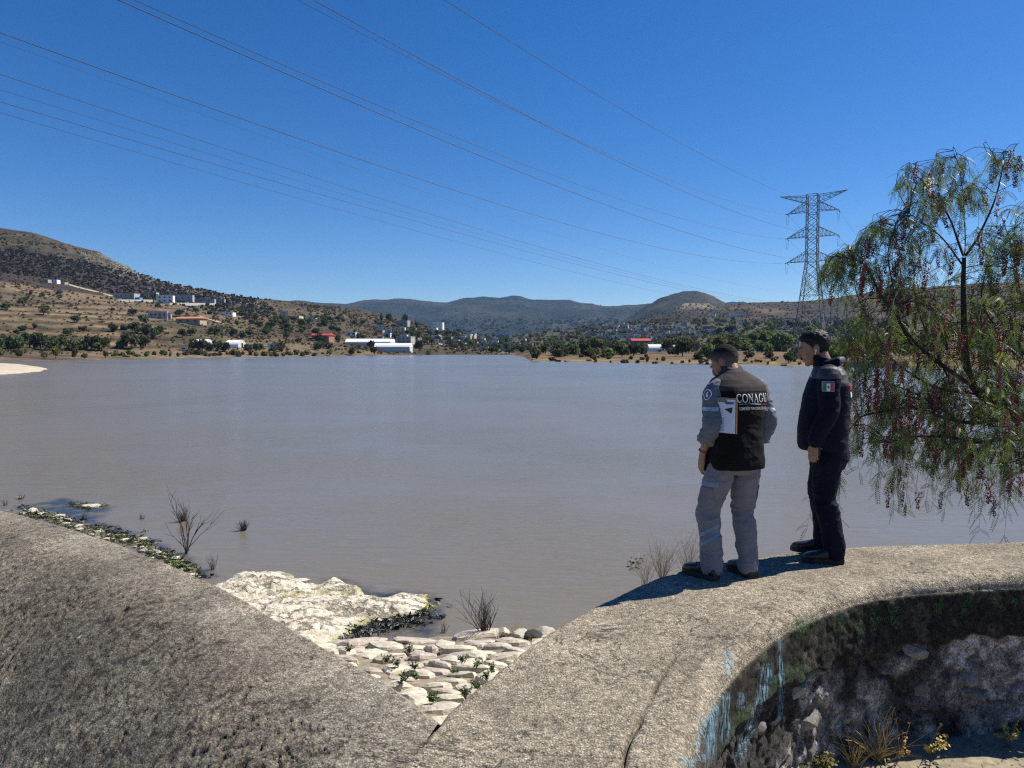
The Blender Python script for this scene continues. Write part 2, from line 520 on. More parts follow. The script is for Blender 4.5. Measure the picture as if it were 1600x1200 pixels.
# --- water
m, nt, b = new_mat('muddy_water')
v = pos(nt)
base = ramp(nt, noise(nt, v, .02, 4), [(0.3, (.150, .128, .094)), (0.7, (.175, .150, .110))])
nt.links.new(base, b.inputs['Base Color'])
nt.links.new(ramp(nt, noise(nt, v, .035, 4, .6, .5), [(.38, .17), (.62, .24)]), b.inputs['Roughness'])
b.inputs['IOR'].default_value = 1.333
def rot_pos(ang, sx, sy):
    g = nt.nodes.new('ShaderNodeNewGeometry').outputs['Position']
    mp = nt.nodes.new('ShaderNodeMapping'); mp.inputs['Rotation'].default_value = (0, 0, ang); mp.inputs['Scale'].default_value = (sx, sy, 1)
    nt.links.new(g, mp.inputs['Vector']); return mp.outputs[0]
h1 = noise(nt, rot_pos(math.radians(28), 2.2, 9.0), 1.0, 3, .55, .35)
h2 = noise(nt, rot_pos(math.radians(18), 0.55, 2.6), 1.0, 4, .55, .3)
h3 = noise(nt, rot_pos(math.radians(35), .12, .5), 1.0, 3, .5, .2)
patch = ramp(nt, noise(nt, v, .12, 3), [(0.38, .15), (0.62, 1.25)])
nA = bump(nt, h3, .3, .12)
nB = bump(nt, h2, .6, .06, nA)
nC = bump(nt, math_n(nt, 'MULTIPLY', h1, patch), 1.0, .027, nB)
nt.links.new(nC, b.inputs['Normal'])
structure(add('water', [(-3000, 2.2, 0), (3000, 2.2, 0), (3000, 1700, 0), (-3000, 1700, 0)], [(0, 1, 2, 3)], m))

# --- sandy spit on the left
def blob_sheet(name, outline_px, z_edge, h, mat, step=.6, namp=.05, seed=0, nscale=.5, falloff=1.2, mask_fn=None, kind=None):
    """a low mound whose outline is given as points on the water plane"""
    P = np.array([onz(x, y, z_edge)[:2] for x, y in outline_px])
    P = np.vstack([P, P[:1]])
    lo, hi = P.min(0) - step, P.max(0) + step
    xs = np.arange(lo[0], hi[0], step); ys = np.arange(lo[1], hi[1], step)
    gx, gy = np.meshgrid(xs, ys, indexing='ij'); Q = np.stack([gx.ravel(), gy.ravel()], 1)
    D = np.full(len(Q), 1e9); inside = np.zeros(len(Q), bool)
    for a, c in zip(P[:-1], P[1:]):
        ab = c - a; t = np.clip(((Q - a) @ ab) / max(ab @ ab, 1e-9), 0, 1)
        D = np.minimum(D, np.linalg.norm(Q - a - t[:, None] * ab, axis=1))
        cr = ((a[1] > Q[:, 1]) != (c[1] > Q[:, 1])) & (Q[:, 0] < (c[0] - a[0]) * (Q[:, 1] - a[1]) / (c[1] - a[1] + 1e-12) + a[0])
        inside ^= cr
    S = np.where(inside, D, -D)
    q3 = np.c_[Q, np.zeros(len(Q))]
    S = S + fbm(q3 / (falloff * .5), 4, seed + 5) * falloff * .22
    z = np.where(S > 0, h * (1 - np.exp(-np.maximum(S, 0) / falloff)), S * .55)
    z = z + z_edge
    return Q, S, z, len(xs), len(ys)
M_sand = simple('pale_sand', (.42, .36, .27), .95, .22, .8, obj=False)
Q, S, z, nx, ny = blob_sheet('spit', [(-400, 577), (-100, 571), (0, 570.5), (40, 572), (66, 574.5), (77, 577), (60, 581), (20, 584.5), (-60, 588), (-300, 594)], 0, 1.3, M_sand, 1.2, falloff=6)
V = np.c_[Q, np.maximum(z, -1.5) + fbm(np.c_[Q, 0 * z] / 3, 3, 2) * .12]
o = structure(add('sandy_spit', V, grid_faces(nx, ny), M_sand, None, True))
# ------------------------------------------------------------------ the dam crest in the foreground
ZT = 1.8
def concrete_top(name, pale, mid, dark, big_dark, bscale, pit, cavity=False):
    m, nt, b = new_mat(name)
    v = pos(nt)
    n1 = noise(nt, v, 2.2, 6, .75); n2 = noise(nt, v, 26, 6, .75); n3 = noise(nt, v, 85, 3, .7)
    vo = N(nt, 'ShaderNodeTexVoronoi', Scale=92.0); nt.links.new(v, vo.inputs['Vector'])
    c = ramp(nt, n2, [(.36, dark), (.47, mid), (.56, pale), (.70, tuple(min(1, x * 1.3) for x in pale))])
    c = mix(nt, .55, c, ramp(nt, n3, [(.38, dark), (.5, mid), (.60, pale)]))
    sp = ramp(nt, vo.outputs['Distance'], [(.0, 1.3), (.3, 1.0), (.6, .72)])
    c = mix(nt, 1.0, c, sp, 'MULTIPLY')
    sx = nt.nodes.new('ShaderNodeSeparateXYZ'); nt.links.new(vo.outputs['Color'], sx.inputs[0])
    c = mix(nt, 1.0, c, ramp(nt, sx.outputs[0], [(.0, .62), (.35, .97), (.75, 1.08), (1.0, 1.5)]), 'MULTIPLY')
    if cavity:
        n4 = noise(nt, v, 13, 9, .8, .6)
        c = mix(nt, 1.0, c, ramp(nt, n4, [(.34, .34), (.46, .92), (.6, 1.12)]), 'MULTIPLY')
    c = mix(nt, 1.0, c, ramp(nt, n1, [(.3, big_dark), (.62, 1.08)]), 'MULTIPLY')
    a = nt.nodes.new('ShaderNodeVertexColor'); a.layer_name = 'Col'
    c = mix(nt, 1.0, c, a.outputs[0], 'MULTIPLY')
    nc_ = math_n(nt, 'ABSOLUTE', math_n(nt, 'SUBTRACT', noise(nt, v, 1.9, 7, .62, .8), .5))
    line = math_n(nt, 'MULTIPLY', ramp(nt, nc_, [(.0, 1.0), (.0045, .7), (.010, 0.0)]), ramp(nt, noise(nt, v, 1.1, 2), [(.48, .0), (.58, 1.0)]))
    c = mix(nt, line, c, (.035, .03, .025))
    st = ramp(nt, noise(nt, v, .75, 5, .65, .6), [(.40, .72), (.55, 1.06)])
    c = mix(nt, 1.0, c, st, 'MULTIPLY')
    dr = ramp(nt, noise(nt, v, 9, 3, .5), [(.74, .0), (.77, .55)])
    c = mix(nt, dr, c, (.60, .58, .52))
    nt.links.new(c, b.inputs['Base Color'])
    b.inputs['Roughness'].default_value = .93; b.inputs['Specular IOR Level'].default_value = .25
    h = math_n(nt, 'ADD', n2, math_n(nt, 'MULTIPLY', n3, .5))
    h = math_n(nt, 'ADD', h, math_n(nt, 'MULTIPLY', vo.outputs['Distance'], -.6))
    nb = bump(nt, n4, .7, .013) if cavity else None
    nt.links.new(bump(nt, h, pit, bscale, nb), b.inputs['Normal'])
    return m

OUT = np.array([(-.95, .9), (-.62, 2.2)] + [tuple(onz(x, y, ZT)[:2]) for x, y in ((690, 1121), (770, 1052), (850, 991), (950, 936), (1060, 891), (1190, 869), (1320, 855), (1450, 850), (1600, 846))] + [(5.6, 6.36), (8.0, 6.5), (11, 6.6)])
INN = np.array([(.50, .9), (.58, 2.0)] + [tuple(onz(x, y, ZT)[:2]) for x, y in ((1076, 1210), (1084, 1150), (1104, 1090), (1150, 1025), (1228, 965), (1320, 927), (1400, 911), (1480, 905), (1600, 898))] + [(5.6, 5.45), (8.0, 5.55), (11, 5.6)])
NS = 760
OC, IC = catmull(OUT, NS), catmull(INN, NS)
# resample by arc length with finer steps near the camera
L = np.r_[0, np.cumsum(np.linalg.norm(np.diff((OC + IC) / 2, axis=0), axis=1))]
w = np.cumsum(1 / (0.010 + 0.0016 * np.linalg.norm((OC + IC) / 2, axis=1)) * np.r_[0, np.diff(L)])
ii = np.interp(np.linspace(0, w[-1], 820), w, np.arange(NS))
def at_i(A, i):
    k = np.minimum(i.astype(int), len(A) - 2); f = (i - k)[:, None]; return A[k] * (1 - f) + A[k + 1] * f
OC, IC, LS = at_i(OC, ii), at_i(IC, ii), np.interp(ii, np.arange(NS), L)
across = IC - OC; wid = np.linalg.norm(across, axis=1, keepdims=True); across /= wid
# profile: u across (0 lake edge .. 1 land edge), then down the land face
prof = []
for z in np.linspace(-.6, ZT - .05, 22): prof.append(('o', 0.0, z))
for t in np.linspace(0, 1, 6): a = t * math.pi / 2; prof.append(('o', .035 * (1 - math.cos(a)), ZT - .05 + .05 * math.sin(a)))
for t in np.linspace(0, 1, 74)[1:-1]: prof.append(('m', t, ZT))
for t in np.linspace(0, 1, 12): a = t * math.pi / 2; prof.append(('i', -.12 * (1 - math.sin(a)), ZT - .09 * (1 - math.cos(a))))
for t in np.linspace(0, 1, 92)[1:]: prof.append(('i', 0.0, ZT - .09 - t * 1.28))
npf = len(prof)
V = np.zeros((len(OC), npf, 3)); NRM = np.zeros_like(V); T2 = np.zeros((len(OC), npf)); TOP = np.zeros((len(OC), npf))
for j, (k, u, z) in enumerate(prof):
    if k == 'o': p = OC + across * u; n = np.c_[-across, np.zeros(len(OC))]
    elif k == 'm': p = OC + across * (.035 + u * (wid - .035 - .12)); n = np.tile([0, 0, 1.0], (len(OC), 1))
    else: p = IC + across * u; n = np.c_[across, np.zeros(len(OC))]
    if k == 'i' and z >= ZT - .091 and u < 0:
        f = (ZT - z) / .09; n = n * f + np.array([0, 0, 1.0]) * (1 - f)
    V[:, j, :2] = p; V[:, j, 2] = z; NRM[:, j] = n; TOP[:, j] = 1 if k == 'm' else 0
V = V.reshape(-1, 3); NRM = NRM.reshape(-1, 3); topf = TOP.ravel()
LL = np.repeat(LS, npf); jj = np.tile(np.arange(npf), len(OC))
i_m0 = 28; i_i0 = 28 + 72; land = jj >= i_i0 + 12
depth_f = np.where(land, ZT - .09 - V[:, 2], 0)
capz = .34 + .05 * vnoise(np.c_[LL * 1.7, LL * 0, LL * 0], 4) + .03 * vnoise(np.c_[LL * 9, LL * 0, LL * 0], 6)
below = sstep(capz, capz + .03, depth_f) * land
d = np.zeros(len(V))
d += (fbm(V * 28, 4, 1) * .0045 + fbm(V * 3.5, 3, 2) * .007) * topf
edge_mask = (jj >= i_i0 - 6) & (~land) | (jj < i_m0 + 2)
d += fbm(V * 14, 4, 3) * .012 * edge_mask
d += land * (1 - below) * (fbm(V * 30, 4, 5) * .012 + fbm(V * 6, 3, 6) * .012 + .018)
nearl0 = 1 - sstep(3.3, 4.2, LL)
stonew = ridged(V * [5.5, 5.5, 7.5], 3, 8)
d += below * (-.03 + fbm(V * 2.4, 3, 10) * .035 + np.floor(fbm(V * [8, 8, 9], 3, 11) * 9) / 9 * .07 * (.2 + .8 * nearl0) + fbm(V * 13, 4, 13) * .022 + fbm(V * 28, 3, 12) * .032 * (.3 + .7 * nearl0) - .022 * sstep(.45, .8, stonew))
# the crack that runs along the land edge and a cold joint across the top
vfrac = np.clip((jj - i_m0) / 72.0, 0, 1)
crack_v = .86 - .10 * sstep(2.5, 4.2, LL) + .012 * fbm(np.c_[LL * 6, LL * 0, LL * 0], 3, 15)
cdist = np.abs(vfrac - crack_v) * np.repeat(wid[:, 0], npf)
lmask = sstep(.8, 1.2, LL) * (1 - sstep(3.1, 3.6, LL))
ck = np.exp(-(cdist / .012) ** 2) * topf * lmask * sstep(-1.1, -.2, vnoise(np.c_[LL * 5, LL * 0, LL * 0], 19))
d -= ck * .04
c2 = np.abs(LL - (2.05 + .22 * (vfrac - .5) + .05 * fbm(np.c_[vfrac * 7, vfrac * 0, vfrac * 0], 3, 25)))
ck2 = np.exp(-(c2 / .007) ** 2) * topf * sstep(.25, .4, vfrac) * (1 - sstep(.82, .86, vfrac)) * .7
d -= ck2 * .018
V = V + NRM * d[:, None]
col = np.ones((len(V), 3))
wear = sstep(-.1, .5, fbm(V * 1.1, 3, 30))
col *= (1 - .18 * wear * topf)[:, None]
col *= (1 - .75 * np.maximum(ck, ck2))[:, None]
M_top = concrete_top('exposed_aggregate', (.50, .435, .325), (.30, .257, .19), (.085, .074, .058), .66, .011, .9)
# land face: stained cap above, rubble masonry below
m, nt, b = new_mat('stained_masonry')
v = pos(nt); a = nt.nodes.new('ShaderNodeVertexColor'); a.layer_name = 'Col'
n1 = noise(nt, v, 24, 8, .8, .5); n2 = noise(nt, v, 90, 4, .75)
c = mix(nt, 1.0, a.outputs[0], ramp(nt, n1, [(.36, .18), (.5, .95), (.64, 1.7)]), 'MULTIPLY')
c = mix(nt, 1.0, c, ramp(nt, n2, [(.38, .40), (.52, 1.0), (.65, 1.5)]), 'MULTIPLY')
nt.links.new(c, b.inputs['Base Color']); b.inputs['Roughness'].default_value = .95; b.inputs['Specular IOR Level'].default_value = .2
nt.links.new(bump(nt, math_n(nt, 'ADD', n1, math_n(nt, 'MULTIPLY', n2, .5)), .1e1, .020), b.inputs['Normal'])
M_face = m
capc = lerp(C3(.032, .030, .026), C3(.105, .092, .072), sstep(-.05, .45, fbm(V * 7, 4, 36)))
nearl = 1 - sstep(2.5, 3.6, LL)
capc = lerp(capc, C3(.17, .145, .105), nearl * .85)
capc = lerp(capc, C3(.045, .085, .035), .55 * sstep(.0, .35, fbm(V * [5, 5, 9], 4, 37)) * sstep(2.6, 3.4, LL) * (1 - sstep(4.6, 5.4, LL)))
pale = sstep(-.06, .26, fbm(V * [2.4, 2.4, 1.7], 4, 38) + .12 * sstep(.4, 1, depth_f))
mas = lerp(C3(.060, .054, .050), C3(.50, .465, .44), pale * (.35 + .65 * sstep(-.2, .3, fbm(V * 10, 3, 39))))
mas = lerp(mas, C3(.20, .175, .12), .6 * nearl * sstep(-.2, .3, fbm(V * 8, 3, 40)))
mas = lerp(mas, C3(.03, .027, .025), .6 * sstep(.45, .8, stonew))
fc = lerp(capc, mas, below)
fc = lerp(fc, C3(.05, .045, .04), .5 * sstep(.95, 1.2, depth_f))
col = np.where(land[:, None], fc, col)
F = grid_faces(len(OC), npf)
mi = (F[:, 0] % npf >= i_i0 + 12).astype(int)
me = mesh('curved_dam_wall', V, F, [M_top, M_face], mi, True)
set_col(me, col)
wall = link('curved_dam_wall', me)
tag(wall, 'curved concrete-topped masonry wall the two people are standing on', 'wall')
WBV = BVHTree.FromPolygons([tuple(x) for x in V], [tuple(x) for x in F])

# stones standing out of the masonry face, one by one
sv = []
M_stone_f = simple('masonry_stone', (.24, .215, .19), .95, .45, 9, .012, 30, hue_rand=.35)
def rock_mesh(name, seed, mat, flat=.6, sub=2, amp=.22):
    bm = bmesh.new(); bmesh.ops.create_icosphere(bm, subdivisions=sub, radius=1)
    P = np.array([v.co[:] for v in bm.verts])
    r = 1 + amp * fbm(P * 1.3 + seed * 7.1, 3, seed) * 2
    Q = P * r[:, None]
    g = np.random.default_rng(seed)
    for k in range(7):
        nrm = g.normal(size=3); nrm /= np.linalg.norm(nrm); h = .62 + .25 * g.random()
        s = Q @ nrm; Q = Q - np.maximum(s - h, 0)[:, None] * nrm * .92
    Q[:, 2] *= flat
    for v, q in zip(bm.verts, Q): v.co = q
    me = bpy.data.meshes.new(name); bm.to_mesh(me); bm.free(); me.materials.append(mat)
    return me
stone_me = [rock_mesh('stone', 100 + k, M_stone_f, .75, 2) for k in range(6)]
k = 0
for tries in range(400):
    if k >= 20: break
    i = rnd.randrange(160, 700); zz = rnd.uniform(.70, 1.36)
    p = np.array([*IC[i], zz]); n = np.array([*across[i], 0])
    if p[0] > 4.6 or any(np.linalg.norm(p - q) < .13 for q in sv): continue
    hitp = WBV.ray_cast(Vector(p + n * .3), Vector(-n))
    if hitp[0] is None: continue
    sv.append(p); s = rnd.uniform(.06, .125)
    o = link('stone', stone_me[k % 6], wall, hitp[0] - Vector(n) * s * .70)
    o.scale = (s * rnd.uniform(.8, 1.5), s * rnd.uniform(.8, 1.3), s * rnd.uniform(.7, 1.2))
    o.rotation_euler = (rnd.uniform(-.5, .5), rnd.uniform(-.5, .5), rnd.uniform(0, 6.28))
    k += 1

# worn paint on the land face: blue runs on the near curve, green letters further round
def paint_mat(name, colr, cover, scale, st=(1, 1, 1)):
    m, nt, b = new_mat(name); v = pos(nt, st)
    f = noise(nt, v, scale, 5, .75)
    al = ramp(nt, f, [(cover - .08, 0.0), (cover + .10, .85)])
    vc = nt.nodes.new('ShaderNodeVertexColor'); vc.layer_name = 'Col'; al = math_n(nt, 'MULTIPLY', al, vc.outputs[0])
    nt.links.new(ramp(nt, noise(nt, v, 14, 3), [(.3, tuple(c * .7 for c in colr)), (.7, tuple(min(1, c * 1.2) for c in colr))]), b.inputs['Base Color'])
    nt.links.new(al, b.inputs['Alpha']); b.inputs['Roughness'].default_value = .8
    return m
def face_point(px, py, lift=.004):
    d = Vector(ray(px, py)).normalized()
    h = WBV.ray_cast(Vector((0, 0, CAMZ)), d)
    return None if h[0] is None else h[0] + h[1].normalized() * lift * (1 if h[1].dot(d) < 0 else -1)
def ribbon_px(pts, w, steps=26, nw=5):
    """a painted stroke on the wall face; pts are its points on the face as seen in the photo"""
    C = catmull(np.array(pts, float), steps); V = []; F = []
    Tn = np.gradient(C, axis=0); Tn /= np.linalg.norm(Tn, axis=1, keepdims=True); Nn = np.c_[-Tn[:, 1], Tn[:, 0]]
    idx = {}; fade = []
    for i in range(steps):
        for j in range(nw):
            q = C[i] + Nn[i] * w * (j / (nw - 1) - .5)
            p = face_point(*q)
            if p is not None: idx[i, j] = len(V); V.append(tuple(p)); fade.append(min(1, 5 * i / steps, 5 * (steps - 1 - i) / steps) * (.15 if j in (0, nw - 1) else 1))
    for i in range(steps - 1):
        for j in range(nw - 1):
            k = [(i, j), (i + 1, j), (i + 1, j + 1), (i, j + 1)]
            if all(x in idx for x in k): F.append(tuple(idx[x] for x in k))
    return V, F, fade
def paint(name, pts, w_, mat):
    V, F, fade = ribbon_px(pts, w_)
    if F:
        o = add(name, V, F, mat, wall); set_col(o.data, np.repeat(np.array(fade)[:, None], 3, 1))
M_blue = paint_mat('worn_blue_paint', (.20, .36, .46), .53, 38, (1, 1, .22))
M_green = paint_mat('worn_green_paint', (.030, .080, .022), .49, 42)
blue = [([(1096, 1200), (1098, 1160), (1108, 1110)], 16), ([(1110, 1198), (1112, 1140), (1120, 1095)], 9), ([(1132, 1130), (1134, 1080)], 9), ([(1140, 1060), (1136, 1010)], 8), ([(1158, 1110), (1157, 1080)], 9), ([(1196, 1070), (1198, 1034)], 11),
        ([(1176, 1130), (1186, 1095), (1190, 1075), (1204, 1090)], 9), ([(1150, 1195), (1162, 1160), (1180, 1115)], 10), ([(1130, 1165), (1134, 1120)], 10), ([(1218, 1130), (1220, 1060), (1215, 990)], 6), ([(1070, 1198), (1074, 1185)], 18)]
for pts, w_ in blue:
    paint('paint_run', pts, w_ * 1.9, M_blue)
green = [([(1312, 948), (1314, 975), (1316, 1000)], 12), ([(1340, 950), (1342, 1000)], 9), ([(1362, 940), (1364, 1000)], 9), ([(1364, 965), (1388, 968)], 7), ([(1388, 935), (1392, 960)], 8), ([(1414, 952), (1398, 955), (1396, 970), (1402, 978), (1418, 972)], 10),
         ([(1456, 926), (1462, 950), (1466, 964)], 8), ([(1466, 964), (1470, 940), (1474, 926)], 7), ([(1500, 965), (1508, 945), (1518, 925)], 8), ([(1540, 925), (1556, 940), (1572, 956)], 8), ([(1576, 930), (1584, 942), (1590, 930)], 8), ([(1250, 1000), (1252, 965)], 22), ([(1270, 990), (1275, 960)], 12)]
for pts, w_ in green:
    paint('painted_letter', pts, w_ * 1.25, M_green)

# --- the wide rough crest on the left
LED = np.array([tuple(onz(x, y, ZT)[:2]) for x, y in ((690, 1121), (600, 1058), (520, 1012), (430, 960), (350, 916), (260, 876), (180, 845), (90, 817), (0, 795), (-120, 770), (-300, 740))] + [(-13, 13.5)])
nl = 860
LE = catmull(LED, 3000)
Ll = np.r_[0, np.cumsum(np.linalg.norm(np.diff(LE, axis=0), axis=1))]
w = np.cumsum(np.r_[0, np.diff(Ll)] / (.009 + .0018 * np.linalg.norm(LE, axis=1)))
kk = np.interp(np.linspace(0, w[-1], nl), w, np.arange(3000)); LE = at_i(LE, kk); Ls = np.interp(kk, np.arange(3000), Ll)
nearp = catmull(np.array([(-.95, .7), (-1.3, .7), (-1.8, .7), (-2.4, .75), (-3.2, .9), (-4.3, 1.6), (-5.6, 3.0), (-7.5, 5.0), (-16, 10)]), nl)
nearp[:, :] = nearp
vv = np.linspace(0, 1, 430) ** 1.1
G = LE[:, None] * (1 - vv[None, :, None]) + nearp[:, None] * vv[None, :, None]
z = np.full(G.shape[:2], ZT)
dist_e = np.linalg.norm(G - LE[:, None], axis=2)
P = np.dstack([G, z])
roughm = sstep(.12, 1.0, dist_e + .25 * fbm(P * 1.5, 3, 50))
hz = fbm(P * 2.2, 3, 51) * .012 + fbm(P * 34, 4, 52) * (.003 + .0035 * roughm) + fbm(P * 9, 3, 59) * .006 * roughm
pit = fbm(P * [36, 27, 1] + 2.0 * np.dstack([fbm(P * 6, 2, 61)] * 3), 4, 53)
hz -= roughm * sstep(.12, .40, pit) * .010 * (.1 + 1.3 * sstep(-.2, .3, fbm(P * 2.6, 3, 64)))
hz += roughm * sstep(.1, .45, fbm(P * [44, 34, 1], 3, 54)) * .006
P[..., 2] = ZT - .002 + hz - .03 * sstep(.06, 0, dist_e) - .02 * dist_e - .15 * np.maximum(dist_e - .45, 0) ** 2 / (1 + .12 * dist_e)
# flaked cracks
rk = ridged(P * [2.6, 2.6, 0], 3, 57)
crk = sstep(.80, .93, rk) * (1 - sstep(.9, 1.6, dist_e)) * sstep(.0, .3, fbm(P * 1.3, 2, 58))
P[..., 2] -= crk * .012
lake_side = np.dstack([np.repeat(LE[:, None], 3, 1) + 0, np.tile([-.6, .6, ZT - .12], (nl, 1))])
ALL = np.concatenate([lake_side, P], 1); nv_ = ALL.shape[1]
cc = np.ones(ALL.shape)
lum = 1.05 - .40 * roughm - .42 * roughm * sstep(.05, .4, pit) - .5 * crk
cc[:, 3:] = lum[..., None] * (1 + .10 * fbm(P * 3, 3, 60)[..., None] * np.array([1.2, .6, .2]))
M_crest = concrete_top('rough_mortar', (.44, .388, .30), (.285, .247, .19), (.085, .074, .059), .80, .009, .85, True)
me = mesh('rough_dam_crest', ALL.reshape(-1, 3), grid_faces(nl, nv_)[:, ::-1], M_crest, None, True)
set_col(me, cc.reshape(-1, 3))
crest = link('rough_dam_crest', me)
tag(crest, 'wide rough grey concrete crest running down to the lower left', 'wall')

# --- ground on the land side of the wall
gx, gy = np.meshgrid(np.linspace(.2, 12, 240), np.linspace(-2, 5.9, 160), indexing='ij')
zz = .655 + fbm(np.stack([gx * 3, gy * 3, gx * 0], -1), 4, 90) * .03 + fbm(np.stack([gx * 14, gy * 14, gx * 0], -1), 3, 91) * .010
M_dirt = simple('sandy_dirt', (.25, .21, .145), .95, .35, 18, .01, 60, obj=False)
GP = np.stack([gx, gy, zz], -1).reshape(-1, 3); GF = grid_faces(240, 160)
MC = (OC + IC)[::8] / 2; AC = across[::8]
near_i = np.argmin(((GP[:, None, :2] - MC[None]) ** 2).sum(2), 1)
landw = ((GP[:, :2] - MC[near_i]) * AC[near_i]).sum(1) > -.1
GF = GF[landw[GF].all(1)]
structure(add('ground', GP, GF, M_dirt, None, True))
# ------------------------------------------------------------------ rock, stones and plants between the wall and the lake
# pale rock shelf
outl = [(230, 960), (338, 916), (366, 901), (405, 895), (440, 893), (458, 897), (463, 908), (484, 914), (500, 916), (512, 908), (530, 909), (548, 918), (564, 919), (572, 931), (600, 935), (630, 930), (668, 930), (672, 948), (655, 958), (625, 969), (590, 974), (566, 988), (545, 1001), (500, 1020), (330, 1040)]
m, nt, b = new_mat('pale_limestone')
v = pos(nt)
n1 = noise(nt, v, 5, 6, .7, .4); n2 = noise(nt, v, 30, 5, .7)
c = ramp(nt, n1, [(.28, (.27, .215, .15)), (.40, (.54, .48, .37)), (.58, (.72, .66, .55))])
c = mix(nt, 1.0, c, ramp(nt, n2, [(.28, .45), (.42, .95), (.7, 1.12)]), 'MULTIPLY')
sx = nt.nodes.new('ShaderNodeSeparateXYZ'); nt.links.new(nt.nodes.new('ShaderNodeNewGeometry').outputs['Position'], sx.inputs[0])
zn = math_n(nt, 'ADD', sx.outputs[2], math_n(nt, 'MULTIPLY_ADD', n1, .14, -.07))
alg = ramp(nt, zn, [(.0, .8), (.02, .55), (.045, 0.0)])
vd = N(nt, 'ShaderNodeTexVoronoi', Scale=1.0); vd.feature = 'DISTANCE_TO_EDGE'
mpn = nt.nodes.new('ShaderNodeMapping'); mpn.inputs['Scale'].default_value = (1.1, 3.0, 3); mpn.inputs['Rotation'].default_value = (0, 0, .25)
wv = nt.nodes.new('ShaderNodeVectorMath'); wv.operation = 'MULTIPLY_ADD'; nw_ = N(nt, 'ShaderNodeTexNoise', Scale=7.0, Detail=5.0); nt.links.new(v, nw_.inputs['Vector']); nt.links.new(nw_.outputs['Color'], wv.inputs[0]); wv.inputs[1].default_value = (.35, .35, .35); nt.links.new(v, wv.inputs[2])
nt.links.new(wv.outputs[0], mpn.inputs['Vector']); nt.links.new(mpn.outputs[0], vd.inputs['Vector'])
cr_ = ramp(nt, math_n(nt, 'ADD', vd.outputs['Distance'], math_n(nt, 'MULTIPLY_ADD', n2, .16, -.09)), [(.0, .42), (.03, .75), (.07, 1.0)])
c = mix(nt, 1.0, c, cr_, 'MULTIPLY')
c = mix(nt, alg, c, ramp(nt, n2, [(.3, (.10, .11, .03)), (.65, (.42, .42, .16))]))
nt.links.new(c, b.inputs['Base Color']); b.inputs['Roughness'].default_value = .95; b.inputs['Specular IOR Level'].default_value = .2
nt.links.new(bump(nt, math_n(nt, 'ADD', math_n(nt, 'ADD', n1, n2), cr_), .9, .03), b.inputs['Normal'])
M_lime = m
Q, S, z, nx, ny = blob_sheet('rock', outl, 0.0, .11, None, .018, falloff=.14, seed=3)
q3 = np.c_[Q, 0 * z]
wq = q3 + .12 * np.c_[fbm(q3 * 3, 3, 17), fbm(q3 * 3, 3, 18), 0 * z]
st_ = fbm(wq * [1.3, 2.8, 1], 4, 12)
ledge = np.floor(st_ * 9) / 9 * .11 + st_ * .05 - .055 * sstep(.72, .93, ridged(wq * [1.5, 3.6, 0], 3, 16)) + fbm(q3 * 16, 4, 14) * .022 + fbm(q3 * 45, 3, 19) * .009
z = z + ledge * sstep(-.05, .25, S)
hollow = np.exp(-((Q - onz(565, 985, 0)[:2]) ** 2).sum(1) / .16) * .10
z = np.maximum(z - hollow, -.7)
rock = add('rock_shelf', np.c_[Q, z], grid_faces(nx, ny), M_lime, None, True)
tag(rock, 'pale weathered rock shelf running out into the water below the crest', 'rock')

# stone pitching between the two walls
def apron_z(x, y): return .10 + (8.55 - y) * .245 + .04 * np.sin(x * 2.1 + y)
gx, gy = np.meshgrid(np.linspace(-3.4, 2.2, 150), np.linspace(3.6, 9.3, 150), indexing='ij')
zz = apron_z(gx, np.minimum(gy, 8.6)) - .03 - np.maximum(gy - 8.62, 0) * 1.6 + fbm(np.stack([gx * 9, gy * 9, gx * 0], -1), 4, 92) * .03
M_soil = simple('dry_soil', (.22, .18, .125), .95, .4, 14, .01, 50, obj=False)
GP = np.stack([gx, gy, zz], -1).reshape(-1, 3); GF = grid_faces(150, 150)
def lakeward(Pxy, lim=-.25):
    Pxy = np.atleast_2d(Pxy); i = np.argmin(((Pxy[:, None] - OC[None, ::6]) ** 2).sum(2), 1)
    return ((Pxy - OC[::6][i]) * across[::6][i]).sum(1) < -lim
GF = GF[lakeward(GP[:, :2])[GF].all(1)]
apron = structure(add('stone_pitching', GP, GF, M_soil, None, True))
# voronoi cells -> individual stones
seeds = []
g = random.Random(21)
yy = 8.42
row = 0
while yy > 4.3:
    stepx = .30 if row % 3 else .42
    if row == 0: stepx = .70
    xx = -2.6 + g.random() * .3
    while xx < 1.5:
        seeds.append((xx + g.uniform(-.11, .11), yy + g.uniform(-.085, .085))); xx += stepx * g.uniform(.7, 1.35)
    yy -= (.34 if row == 0 else .20) * g.uniform(.85, 1.2); row += 1
seeds = np.array(seeds)
def clip_poly(P, n, c):
    out = []
    for i in range(len(P)):
        a, b_ = P[i], P[(i + 1) % len(P)]; da, db = a @ n - c, b_ @ n - c
        if da <= 0: out.append(a)
        if da * db < 0: out.append(a + (b_ - a) * (da / (da - db)))
    return out
M_pstone = simple('pale_building_stone', (.44, .395, .315), .92, .42, 10, .016, 36, hue_rand=.22)
ASP = np.array([1.0, 1.5])
